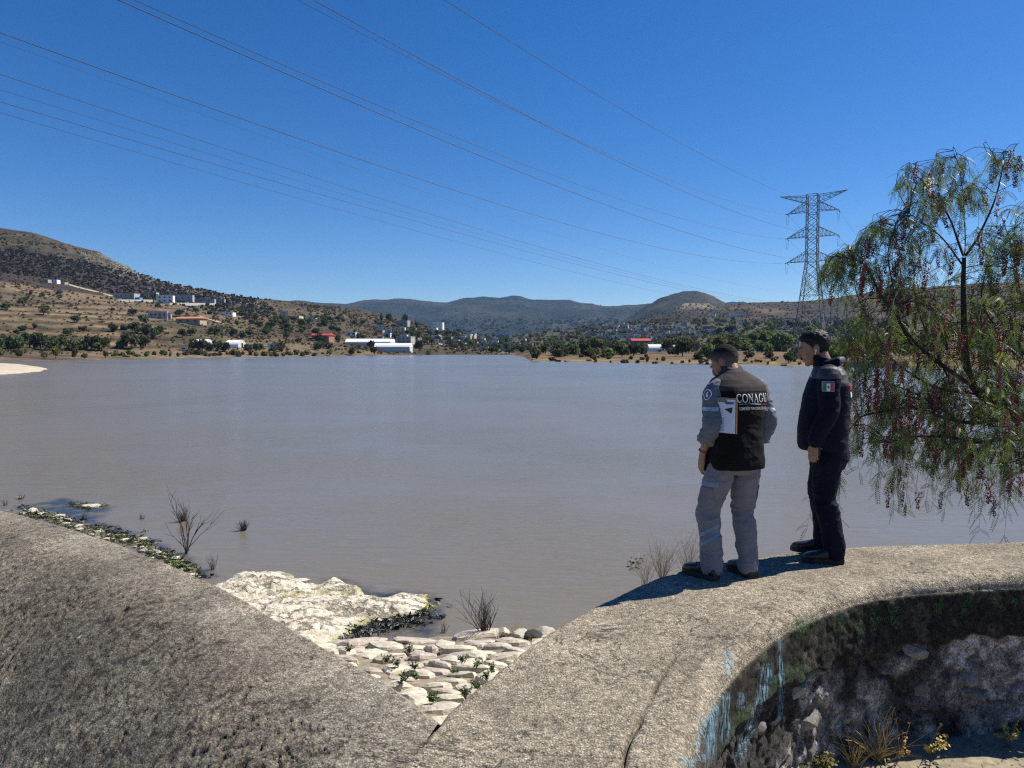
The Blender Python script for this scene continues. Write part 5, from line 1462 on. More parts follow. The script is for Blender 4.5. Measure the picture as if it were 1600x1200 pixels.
def hand_parts(W, D, Nn, S, curl=.5, s=1.0):
    """W wrist, D along the hand, Nn palm facing, S towards the thumb"""
    D, Nn, S = unit(D), unit(Nn), unit(S); P = []
    P.append(tube_vf(np.array([W - D * .02, W + D * .03 * s, W + D * .07 * s, W + D * .095 * s]), [(.026, .019), (.034, .017), (.041, .016), (.040, .013)], 12, S, True))
    for off, L, r, dd in ((.030, .072, .0092, .095), (.010, .080, .0096, .100), (-.010, .074, .0092, .097), (-.029, .058, .0082, .088)):
        p = W + D * dd * s + S * off * s; d = D.copy(); pts = [p - D * .02, p]; rad = [r, r]
        for q, f in enumerate((.45, .32, .25)):
            a = curl * (.55 + .35 * q); ax = np.cross(D, Nn); d = rotm(ax, a * .9) @ d if q else rotm(ax, a * .5) @ d
            p = p + d * L * f * s; pts.append(p); rad.append(r * (1 - .10 * (q + 1)))
        P.append(tube_vf(np.array(pts), rad, 8, S, True))
    p = W + D * .03 * s + S * .028 * s; d = unit(D * .75 + S * .6 + Nn * .25)
    pts = [W + D * .015 * s + S * .012 * s, p]; rad = [.014, .0125]
    for q, f in enumerate((.034, .030)):
        d = unit(d + Nn * curl * .3 - S * .25 * q); p = p + d * f * s; pts.append(p); rad.append(.0108 - .0016 * q)
    P.append(tube_vf(np.array(pts), rad, 8, Nn, True))
    return P

def head_parts(C, yaw, pitch, s=1.0):
    """head centred at C, looking along +y turned by yaw and tipped down by pitch"""
    M = rotm((0, 0, 1), yaw) @ rotm((1, 0, 0), -pitch)
    def E(c, r, R=None): return ellipsoid_vf(C + M @ (np.array(c) * s), np.array(r) * s, M if R is None else M @ R, 24, 16)
    P = [E((0, -.012, .030), (.074, .096, .084)), E((0, .022, -.005), (.066, .074, .080)),       # skull, face
         E((0, .040, -.060), (.050, .050, .045)), E((0, .072, -.087), (.024, .020, .018)),            # jaw, chin
         E((0, .086, .030), (.045, .018, .012)), E((0, .104, -.004), (.010, .015, .024), rotm((1, 0, 0), .35)), E((0, .107, -.022), (.017, .014, .011)), # brow, nose
         E((.038, .060, -.028), (.024, .020, .024)), E((-.038, .060, -.028), (.024, .020, .024)),     # cheeks
         E((0, .091, -.049), (.023, .011, .0065)), E((0, .089, -.060), (.020, .011, .0075))]          # lips
    for sx in (-1, 1):
        P.append(E((sx * .076, -.012, -.002), (.010, .020, .032), rotm((1, 0, 0), .25) @ rotm((0, 0, 1), -sx * .35)))
        P.append(E((sx * .074, -.008, -.028), (.008, .011, .010)))
    return P, M

def hair_shell(C, M, s, fn, seed, tuft=.004, nu=72, nv=48):
    """a cap of hair: fn(x, y, z) on the unit skull gives how far it stands off (negative: bare skin)"""
    V, F = ellipsoid_vf((0, 0, 0), (1, 1, 1), None, nu, nv)
    h = np.array([fn(*v) for v in V])
    r = np.where(h > 0, 1.0 + h, .90)
    r = r + (h > 0) * (fbm(V * [16, 7, 16], 3, seed) * tuft / .09)
    Q = V * r[:, None] * np.array([.076, .098, .087]) + np.array([0, -.012, .030])
    return C + (Q * s) @ M.T, F

def bvh(V, F): return BVHTree.FromPolygons([tuple(v) for v in V], [tuple(int(i) for i in f) for f in F])
def decal(tree, V2, F2, O, ex, ey, d, lift=.002, depth=.5):
    """lay a flat print on cloth: 2-D points, origin, axes and the direction it is pressed along"""
    out = []; ok = []
    for u, v in V2:
        p = np.array(O) + np.array(ex) * u + np.array(ey) * v - np.array(d) * depth * .5
        h = tree.ray_cast(Vector(p), Vector(d), depth)
        if h[0] is None: out.append(p + np.array(d) * depth * .5); ok.append(False)
        else: out.append(np.array(h[0]) - np.array(d) * lift); ok.append(True)
    F = [f for f in F2 if all(ok[i] for i in f)]
    return np.array(out), F
def rect2(x0, x1, y0, y1, nx=6, ny=4, skew=0.0):
    V = [(x0 + (x1 - x0) * i / nx + skew * (y0 + (y1 - y0) * j / ny), y0 + (y1 - y0) * j / ny) for i in range(nx + 1) for j in range(ny + 1)]
    return V, [(i * (ny + 1) + j, (i + 1) * (ny + 1) + j, (i + 1) * (ny + 1) + j + 1, i * (ny + 1) + j + 1) for i in range(nx) for j in range(ny)]
def stroke2(pts, ws):
    P = np.array(pts, float); T = np.gradient(P, axis=0); T /= np.maximum(np.linalg.norm(T, axis=1, keepdims=True), 1e-9); Q = np.c_[-T[:, 1], T[:, 0]]
    V = []; F = []
    for p, q, w in zip(P, Q, ws): V += [tuple(p - q * w / 2), tuple(p + q * w / 2)]
    for i in range(len(P) - 1): F.append((2 * i, 2 * i + 2, 2 * i + 3, 2 * i + 1))
    return V, F
def line2(a, b_, w, n=5): return stroke2([np.array(a) + (np.array(b_) - np.array(a)) * t for t in np.linspace(0, 1, n)], [w] * n)
def arc2(cx, cy, rx, ry, a0, a1, thick, thin, n=22):
    A = np.radians(np.linspace(a0, a1, n)); return stroke2([(cx + rx * math.cos(a), cy + ry * math.sin(a)) for a in A], [thin + (thick - thin) * abs(math.cos(a)) for a in A])
def glyph(ch):
    T, t, sf = .15, .06, .05      # thick, thin, serif height; letters are 1 high
    if ch == 'C': return .80, [arc2(.45, .5, .40, .47, 48, 312, T, t), line2((.72, .88), (.74, .68), t), line2((.72, .12), (.74, .30), t)]
    if ch == 'O': return .95, [arc2(.47, .5, .41, .47, 0, 360, T, t, 34)]
    if ch == 'Ó': return .95, [arc2(.47, .5, .41, .47, 0, 360, T, t, 34), line2((.42, 1.06), (.60, 1.22), T * .7)]
    if ch == 'N': return .92, [line2((.14, 0), (.14, 1), t), line2((.12, .98), (.78, .02), T), line2((.78, 0), (.78, 1), t), line2((0, .97), (.2, .97), sf), line2((.04, .02), (.26, .02), sf), line2((.66, .97), (.9, .97), sf)]
    if ch == 'A': return .90, [line2((.10, 0), (.43, 1), t), line2((.42, 1), (.78, 0), T), line2((.22, .34), (.66, .34), t), line2((.0, .02), (.22, .02), sf), line2((.64, .02), (.90, .02), sf)]
    if ch == 'G': return .92, [arc2(.45, .5, .40, .47, 48, 312, T, t), line2((.72, .88), (.74, .68), t), line2((.74, .08), (.74, .42), T * .9), line2((.58, .43), (.86, .43), sf)]
    if ch == 'U': return .88, [line2((.16, .35), (.16, 1), T), arc2(.44, .36, .29, .34, 180, 360, T * .8, t), line2((.73, .35), (.73, 1), t), line2((.02, .97), (.3, .97), sf), line2((.6, .97), (.86, .97), sf)]
    if ch == 'I': return .34, [line2((.16, 0), (.16, 1), T)]
    if ch == 'M': return 1.0, [line2((.12, 0), (.14, 1), T * .8), line2((.14, 1), (.48, .1), T * .8), line2((.48, .1), (.82, 1), T * .8), line2((.82, 1), (.86, 0), T * .8)]
    if ch == 'S': return .62, [stroke2([(.50, .85), (.30, .96), (.12, .80), (.18, .60), (.42, .44), (.50, .24), (.34, .05), (.08, .14)], [T * .7] * 8)]
    if ch == 'L': return .58, [line2((.12, 0), (.12, 1), T * .8), line2((.12, .06), (.52, .06), T * .7)]
    if ch == 'D': return .80, [line2((.12, 0), (.12, 1), T * .8), arc2(.14, .5, .50, .46, -90, 90, T * .8, t * 1.5)]
    if ch == 'E': return .60, [line2((.12, 0), (.12, 1), T * .8), line2((.12, .94), (.54, .94), T * .7), line2((.12, .5), (.48, .5), T * .7), line2((.12, .06), (.54, .06), T * .7)]
    if ch == 'T': return .66, [line2((.33, 0), (.33, 1), T * .8), line2((.02, .94), (.64, .94), T * .7)]
    if ch == 'R': return .70, [line2((.12, 0), (.12, 1), T * .8), arc2(.16, .74, .34, .22, -90, 90, T * .7, T * .5, 10), line2((.3, .5), (.62, 0), T * .8)]
    if ch == 'V': return .74, [line2((.04, 1), (.36, 0), T * .8), line2((.36, 0), (.70, 1), T * .7)]
    return .42, []
def write(text, height, width=None, bold=1.0):
    V = []; F = []; x = 0; items = []
    for ch in text:
        w, st = glyph(ch)
        for v, f in st:
            k = len(V); V += [(x + p[0], p[1]) for p in v]; F += [tuple(i + k for i in q) for q in f]
        x += w + .12
    V = np.array(V); sx = (width / x) if width else height
    V[:, 0] *= sx; V[:, 1] *= height
    return V, F

def cloth_mat(name, col, rough=.85, var=.12, wr=.012, ws=14, sheen=.03, spec=.25):
    m, nt, b = new_mat(name); v = pos(nt, obj=True)
    f = noise(nt, v, 9, 4, .6); c = ramp(nt, f, [(.3, tuple(x * (1 - var) for x in col)), (.7, tuple(x * (1 + var) for x in col))])
    nt.links.new(c, b.inputs['Base Color']); b.inputs['Roughness'].default_value = rough; b.inputs['Sheen Weight'].default_value = sheen; b.inputs['Specular IOR Level'].default_value = spec
    w = noise(nt, v, ws, 3, .5, 1.2); g_ = noise(nt, v, 420, 2, .5)
    nB = bump(nt, g_, .25, .0012); nt.links.new(bump(nt, w, .55, wr, nB), b.inputs['Normal']); return m
m, nt, b = new_mat('short_greying_hair'); v = pos(nt, obj=True)
sxz = nt.nodes.new('ShaderNodeSeparateXYZ'); nt.links.new(v, sxz.inputs[0])
gz = math_n(nt, 'ADD', sxz.outputs[2], math_n(nt, 'MULTIPLY_ADD', noise(nt, v, 140, 4, .7), .10, -.05))
nt.links.new(ramp(nt, math_n(nt, 'MULTIPLY_ADD', gz, 5.0, -7.32), [(.30, (.115, .105, .10)), (.62, (.020, .018, .017)), (.9, (.011, .010, .010))]), b.inputs['Base Color'])
b.inputs['Roughness'].default_value = .9; b.inputs['Specular IOR Level'].default_value = .15
nt.links.new(bump(nt, noise(nt, v, 200, 3, .6), .9, .006), b.inputs['Normal']); M_hair_g = m
M_skin1 = simple('skin_tan', (.27, .145, .095), .55, .12, 40, .0008, 300); M_skin2 = simple('skin_light_tan', (.30, .165, .11), .55, .12, 40, .0008, 300)
M_hair_b = simple('black_hair', (.008, .007, .007), .6, .5, 90, .006, 110, spec=.3)
M_shirt = cloth_mat('grey_work_shirt', (.125, .133, .165)); M_vest = cloth_mat('black_softshell', (.0065, .006, .0065), .8, .2, .010, 9, .0, .15); M_yoke = cloth_mat('charcoal_yoke', (.042, .035, .036), .85, .2, .006, 9, .0, .2)
M_trou = cloth_mat('grey_work_trousers', (.170, .168, .190), .85, .12, .012, 13); M_refl = simple('reflective_tape', (.34, .42, .48), .5, .1, 60)
M_refl2 = simple('blue_grey_tape', (.13, .21, .30), .5, .1, 60)
M_navy = cloth_mat('navy_jacket', (.0038, .0056, .0165), .75, .2, .012, 11, .0, .14); M_navyg = cloth_mat('dark_grey_yoke', (.045, .047, .056), .6, .2, .008, 11, .0, .3); M_navyt = cloth_mat('navy_trousers', (.0036, .0048, .0145), .75, .2, .014, 12, .0, .14)
M_shoe = simple('black_leather', (.010, .0095, .009), .42, .3, 60, .002, 120); M_sole = simple('black_rubber', (.014, .013, .013), .8, .2, 60)
M_patch = simple('patch_border', (.40, .40, .42), .8, .1, 60); M_white = simple('white_print', (.80, .80, .80), .6, .04, 60); M_gr = simple('green_print', (.02, .22, .09), .6, .1, 60); M_rd = simple('red_print', (.50, .03, .04), .6, .1, 60); M_bl = simple('blue_print', (.15, .40, .66), .6, .1, 60); M_nvp = simple('navy_print', (.05, .09, .25), .6, .1, 60)
M_eyew = simple('eye_white', (.24, .18, .15), .6, .05, 10); M_iris = simple('dark_iris', (.012, .008, .006), .15, .1, 10)
M_phone = simple('black_phone', (.008, .008, .009), .25, .1, 10)

def folds(V, Nn, amp, scale, seed, mask=None, stretch=(1, 1, 1)):
    P = V * np.array(stretch)
    w = P + .05 * np.stack([vnoise(P * 7, seed + 5), vnoise(P * 7, seed + 6), vnoise(P * 7, seed + 7)], -1)
    d = (ridged(w * scale, 2, seed) * .75 + fbm(w * scale * .6, 3, seed + 3) * .55) * amp
    if mask is not None: d = d * mask
    return V + Nn * d[:, None]

def shoe(name, heel, yaw, parent, L=.285, Wd=.052, h=.10):
    R = rotm((0, 0, 1), yaw)
    secs = [(-.0, .034, .055), (.02, .040, .085), (.06, .040, .105), (.10, .040, .098), (.14, .045, .078), (.19, .051, .062), (.235, .048, .052), (.265, .036, .042), (.28, .018, .028)]
    P = []; k = L / .285
    V = []; n = 18
    for y, w, hh in secs:
        for j in range(n):
            a = 2 * math.pi * j / n; c, s_ = math.cos(a), math.sin(a)
            V.append((w * math.copysign(abs(c) ** .75, c), y * k, .022 + hh * .5 + hh * .5 * math.copysign(abs(s_) ** (.8 if s_ > 0 else .5), s_)))
    F = []
    for i in range(len(secs) - 1):
        for j in range(n): F.append((i * n + j, i * n + (j + 1) % n, (i + 1) * n + (j + 1) % n, (i + 1) * n + j))
    F += [tuple(range(n - 1, -1, -1)), tuple((len(secs) - 1) * n + j for j in range(n))]
    Vr, Nr, Fr = remesh([(np.array(V), F)], .006, 2)
    o = add(name, Vr @ R.T + heel, Fr, M_shoe, parent, True)
    out = [(.0, .036), (.03, .043), (.10, .042), (.17, .052), (.23, .052), (.265, .040), (.288, .016)]
    pts = [(w, y * k) for y, w in out] + [(-w, y * k) for y, w in out[::-1]]; m_ = len(pts)
    V = np.array([(x * s_, y, z) for z, s_ in ((0.0, .97), (.004, 1.0), (.030, 1.0), (.034, .95)) for x, y in pts])
    F = [tuple(range(m_ - 1, -1, -1)), tuple(3 * m_ + i for i in range(m_))] + [(r * m_ + i, r * m_ + (i + 1) % m_, (r + 1) * m_ + (i + 1) % m_, (r + 1) * m_ + i) for r in range(3) for i in range(m_)]
    add('sole', V @ R.T + heel, F, M_sole, o)
    lc = MB()
    for q in range(4):
        y = .115 + q * .020; z = .022 + np.interp(y, [s_[0] for s_ in secs], [s_[2] for s_ in secs]) + .003
        lc.tube([(-.020, y * k, z - .006), (0, y * k, z), (.020, y * k, z - .006)], [.003] * 3, 5)
    o2 = add('lace', np.array(lc.V) @ R.T + heel, lc.F, M_sole, o)
    return o

def eyes(C, M, parent, s=1.0):
    M = M * s
    for sx in (-1, 1):
        V, F = ellipsoid_vf(C + M @ np.array([sx * .031, .0775, .006]), (.0115, .0105, .0070), M, 12, 8); e = add('eye', V, F, M_eyew, parent, True)
        V, F = ellipsoid_vf(C + M @ np.array([sx * .031, .0868, .003]), (.0055, .0035, .0055), M, 10, 6); add('iris', V, F, M_iris, e, True)

A3 = lambda *v: np.array(v, float)
# ---------------------------------------------------------------- man in the vest
def man_in_vest():
    h = math.radians(21); X, Y = 1.565, 5.27
    hipL, hipR = A3(-.098, 0, .84), A3(.098, 0, .84)
    knL, knR = A3(-.170, .065, .47), A3(.100, .035, .47); anL, anR = A3(-.170, .035, .10), A3(.098, -.020, .10)
    shL, shR = A3(-.145, .040, 1.318), A3(.218, .045, 1.322); elL, elR = A3(-.200, -.005, 1.085), A3(.280, .02, 1.09)
    wrL, wrR = A3(-.208, .085, .880), A3(.262, .085, .875)
    HC = A3(.022, .150, 1.505)
    hp, M = head_parts(HC, math.radians(28), math.radians(36), 1.06)
    body = hp + [limb([A3(.035, .055, 1.36), A3(.033, .085, 1.42), A3(.028, .115, 1.475)], [.064, .060, .060]),
        ring_loft([(0, 0, .80, .15, .10), (0, .0, .95, .14, .10), (0, .02, 1.15, .155, .11), (0, .04, 1.32, .15, .09), (0, .06, 1.40, .08, .06)]),
        limb([hipL, knL, anL, A3(-.170, .03, .05)], [.085, .055, .040, .04]), limb([hipR, knR, anR, A3(.098, -.02, .05)], [.085, .055, .040, .04]),
        limb([shL, elL, wrL], [.045, .040, .026]), limb([shR, elR, wrR], [.045, .040, .026])]
    body += hand_parts(wrL, A3(.02, .22, -.97), A3(.9, -.2, .1), A3(.1, .95, .2), .45)
    body += hand_parts(wrR, A3(-.10, .12, -.97), A3(-.9, -.2, .0), A3(-.2, .95, .1), .35)
    V, Nn, F = remesh(body, .0042, 3)
    root = add('person', V, F, M_skin1, None, True, loc=(X, Y, ZT + .004)); root.rotation_euler = (0, 0, h)
    tag(root, 'man in black vest over grey work clothes with a clipboard, looking down', 'person')
    # hair
    def fn(x, y, z):
        line = float(np.interp(y, [-.6, -.1, .12, .42, .66, 1], [-.92, -.80, -.48, -.15, .40, .62]))
        return (.012 + .03 * max(z, 0)) * float(sstep(-.02, .16, z - line)) + .004 if z > line - .02 else -.1
    Vh, Fh = hair_shell(HC, M, 1.06, fn, 5, .0025); add('hair', Vh, Fh, M_hair_g, root, True)
    eyes(HC, M, root, 1.08)
    # shirt sleeves
    sh = [ring_loft([(.015, .03, 1.12, .18, .125), (.034, .04, 1.30, .19, .125), (.036, .05, 1.385, .145, .095)]),
          limb([shL + A3(.05, 0, .01), shL, (shL + elL) / 2 + A3(-.012, -.005, 0), elL + A3(-.004, -.012, 0), elL * .45 + wrL * .55], [.070, .070, .064, .060, .056], 18), limb([shR + A3(-.05, 0, .01), shR, (shR + elR) / 2 + A3(.012, -.005, 0), elR + A3(.004, -.012, 0), elR * .45 + wrR * .55], [.070, .070, .064, .060, .056], 18)]
    for e_, w_ in ((elL, wrL), (elR, wrR)):                   # rolled cuffs
        d = unit(w_ - e_); c = e_ * .45 + w_ * .55
        sh.append(tube_vf(np.array([c - d * .045, c - d * .035, c + d * .015, c + d * .022]), [.056, .064, .063, .056], 18))
    V, Nn, F = remesh(sh, .0065, 4); low = 1 - .0 * V[:, 2]
    V = folds(V, Nn, .014, 13, 3, sstep(.14, .18, np.abs(V[:, 0] - .03)), (1, 1, 1.5))
    shirt = add('shirt', V, F, M_shirt, root, True); SB = bvh(V, F)
    # vest
    secs = [(0, -.005, .775, .196, .158), (0, -.005, .82, .198, .160), (0, .0, .95, .188, .150), (.008, .01, 1.06, .184, .146), (.02, .02, 1.18, .196, .150), (.036, .032, 1.28, .210, .148), (.038, .042, 1.345, .218, .134), (.036, .052, 1.392, .178, .112), (.034, .062, 1.43, .105, .088), (.032, .072, 1.45, .080, .078)]
    collar = ring_loft([(.033, .068, 1.40, .086, .084, .35), (.031, .082, 1.445, .082, .082, .35), (.029, .095, 1.487, .080, .080, .35)], 26, 2.0)
    V, Nn, F = remesh([ring_loft(secs, 36, 2.5), collar], .0065, 3)
    V = folds(V, Nn, .006, 8, 9, 1 - sstep(1.25, 1.34, V[:, 2]) * .7, (1, 1, 1.8))
    side = sstep(.05, .02, np.abs(V[:, 1] - .0)) * 0
    Fa = np.asarray(F); zc = V[Fa].mean(1)
    vest = add('vest', V, F, [M_vest, M_yoke], root, True, (zc[:, 2] > 1.315).astype(int)); VB = bvh(V, F)
    # back print
    ex, ez, dd = (1, 0, 0), (0, 0, 1), (0, 1, 0)
    Vt, Ft = write('CONAGUA', .058, .315)
    x0 = -.078; a0 = .335 * (.80 + .95 + .92 + .36) / 6.99
    o = add('lettering', *decal(VB, [(p[0] + x0, p[1] + 1.238) for p in Vt], Ft, (0, -.2, 0), ex, ez, dd, .003, .6), M_white, vest)
    n3 = .093
    for i, mm in enumerate((M_gr, M_white, M_rd)):
        V2, F2 = rect2(x0 + .01 + i * n3, x0 + .01 + (i + 1) * n3, 1.2225, 1.2265, 8, 1)
        V2 = [(u, v + .004 * math.sin((u - x0) * 18)) for u, v in V2]
        add('stripe', *decal(VB, V2, F2, (0, -.2, 0), ex, ez, dd, .003, .6), mm, vest)
    Vt, Ft = write('COMISIÓN NACIONAL DEL AGUA', .0200, .28)
    add('lettering', *decal(VB, [(p[0] + x0 + .01, p[1] + 1.186) for p in Vt], Ft, (0, -.2, 0), ex, ez, dd, .003, .6), M_white, vest)
    V2, F2 = glyph('A')[1][1]
    add('seam', *decal(VB, *rect2(-.19, .19, 1.3135, 1.3165, 24, 1), (0, -.2, 0), ex, ez, dd, .003, .6), M_vest, vest)
    # sleeve tape and ring badge on the left arm (pressed on from outside)
    u = unit(elL - shL)
    dL = unit((.94, .34, 0)); eyL = np.cross((0, 0, 1), -dL)
    c = shL * .46 + elL * .54
    add('tape', *decal(SB, *rect2(-.11, .11, -.013, .013, 22, 2, 0), c, eyL, (0, .12, 1), dL, .003, .5), M_refl, shirt)
    ring = arc2(0, 0, .030, .034, 0, 360, .006, .006, 30); add('badge', *decal(SB, *ring, shL * .93 + elL * .07 + A3(-.0, .0, -.012), eyL, (0, 0, 1), dL, .003, .5), M_white, shirt)
    drop = rect2(-.006, .006, -.018, .018, 2, 4); add('badge', *decal(SB, *drop, shL * .93 + elL * .07 + A3(0, 0, -.012), eyL, (0, 0, 1), dL, .003, .5), M_white, shirt)
    cR = shR * .40 + elR * .60
    add('tape', *decal(SB, *rect2(-.11, .11, -.013, .013, 22, 2, 0), cR, (0, 1, 0), (0, 0, 1), (-1, 0, 0), .003, .5), M_refl, shirt)
    # trousers
    def leg(hp_, kn, an, s):
        return limb([hp_ + A3(0, -.01, .02), hp_ * .6 + kn * .4 + A3(0, -.004, 0), kn, kn * .5 + an * .5 + A3(0, -.012, 0), an + A3(0, -.008, .02), an + A3(0, -.01, -.040)], [.090, .096, .078, .074, .066, .070], 20, None, 22)
    tr = [ring_loft([(0, -.012, .735, .10, .09), (0, -.012, .765, .155, .120), (0, -.008, .82, .168, .130), (0, 0, .88, .162, .122), (0, 0, .93, .15, .115)], 30, 2.3), leg(hipL, knL, anL, -1), leg(hipR, knR, anR, 1)]
    # cargo pockets
    V, Nn, F = remesh(tr, .0065, 3)
    z = V[:, 2]; m_ = .35 + .9 * np.exp(-((z - .44) / .13) ** 2) + 1.2 * np.exp(-((z - .13) / .09) ** 2) + .5 * np.exp(-((z - .70) / .07) ** 2)
    V = folds(V, Nn, .015, 9, 21, m_, (1, 1, 1.7))
    trou = add('trousers', V, F, M_trou, root, True); TBv = bvh(V, F)
    dL2 = unit((.80, .60, 0)); ey2 = np.cross((0, 0, 1), -dL2)
    c = hipL * .42 + knL * .58 + A3(0, 0, .045)
    add('tape', *decal(TBv, *rect2(-.10, .055, -.016, .016, 16, 2), c, ey2, unit(A3(0, .0, 1)) , dL2, .003, .6), M_refl2, trou)
    for k_, dz in enumerate((.335, .27)):
        V2, F2 = rect2(-.10, .10, -.014, .014, 20, 2)
        V2 = [(uu, vv + uu * -.62 * -1) for uu, vv in V2]
        add('tape', *decal(TBv, V2, F2, A3(-.168, .045, dz), ey2, (0, 0, 1), dL2, .003, .6), M_refl2, trou)
    # pocket flaps
    for sx, kn, hp_ in ((-1, knL, hipL), (1, knR, hipR)):
        d = unit((-sx, .25, 0)); ey = np.cross((0, 0, 1), -d); cpt = hp_ * .35 + kn * .65
        fl = add('pocket', *decal(TBv, *rect2(-.055, .06, -.07, .045, 8, 8), cpt, ey, (0, 0, 1), d, .006, .6), M_trou, trou, True)
    shoe('shoe', anL + A3(-.0, -.075, -.10), math.radians(18), root); shoe('shoe', anR + A3(.0, -.075, -.10), math.radians(-2), root)
    # red cord on the wrist
    d = unit(wrL - elL); c = wrL - d * .012
    t, u_, w_ = frames(np.array([c, c + d]))
    pts = [c + u_[0] * .031 * math.cos(a) + w_[0] * .031 * math.sin(a) for a in np.linspace(0, 2 * math.pi, 18)]
    add('wrist_cord', *tube_vf(np.array(pts), [.0045] * 18, 5), M_rd, root)
    return root, h
vm, vh = man_in_vest()
bpy.context.view_layer.update()
VMW = vm.matrix_world.copy()
# clipboard held under his left arm
cb = empty('clipboard', VMW @ Vector((-.124, -.172, 1.150)), vh + math.radians(22)); tag(cb, 'brown clipboard with white papers held under the arm of the man in the vest', 'clipboard')
M_board = simple('brown_hardboard', (.22, .135, .065), .7, .2, 30); M_paper = simple('white_paper', (.62, .66, .76), .8, .05, 20)
m_ = MB(); m_.box(.0, .008, .0, .235, -.120, .120); m_.build('board', M_board, cb)
for q, (x, z0, z1) in enumerate([(-.0025, -.117, .108), (-.005, -.114, .112)]):
    m_ = MB(); m_.box(x - .0022, x, .008, .225, z0, z1); m_.build('paper', M_paper, cb)
m_ = MB(); m_.box(-.016, -.0075, .07, .15, .092, .122); m_.build('clip', M_steel, cb)
m_ = MB(); m_.add([(-.0078, .025, .06), (-.0078, .09, .045), (-.0078, .035, .015)], [(0, 1, 2)]); m_.build('printed_mark', M_iris, cb)
m_ = MB(); m_.add([(-.0078, .015, .095), (-.0078, .09, .098), (-.0078, .08, .078), (-.0078, .02, .080)], [(0, 1, 2, 3)]); m_.build('printed_mark', M_nvp, cb)
for k in range(9):
    m_ = MB(); m_.add([(-.0078, .09, -.02 - .010 * k), (-.0078, .145, -.02 - .010 * k), (-.0078, .145, -.026 - .010 * k), (-.0078, .09, -.026 - .010 * k)], [(0, 1, 2, 3)]); m_.build('printed_mark', M_bl, cb)
# dark phone in his left hand
ph = empty('phone', VMW @ Vector((-.178, .115, .80)), vh); tag(ph, 'dark phone in the left hand of the man in the vest', 'phone')
m_ = MB(); m_.box(-.004, .004, -.035, .035, -.055, .07); o = m_.build('body', M_phone, ph); m_ = MB(); m_.box(.0042, .0052, -.032, .032, -.05, .065); m_.build('screen', M_phone, ph)

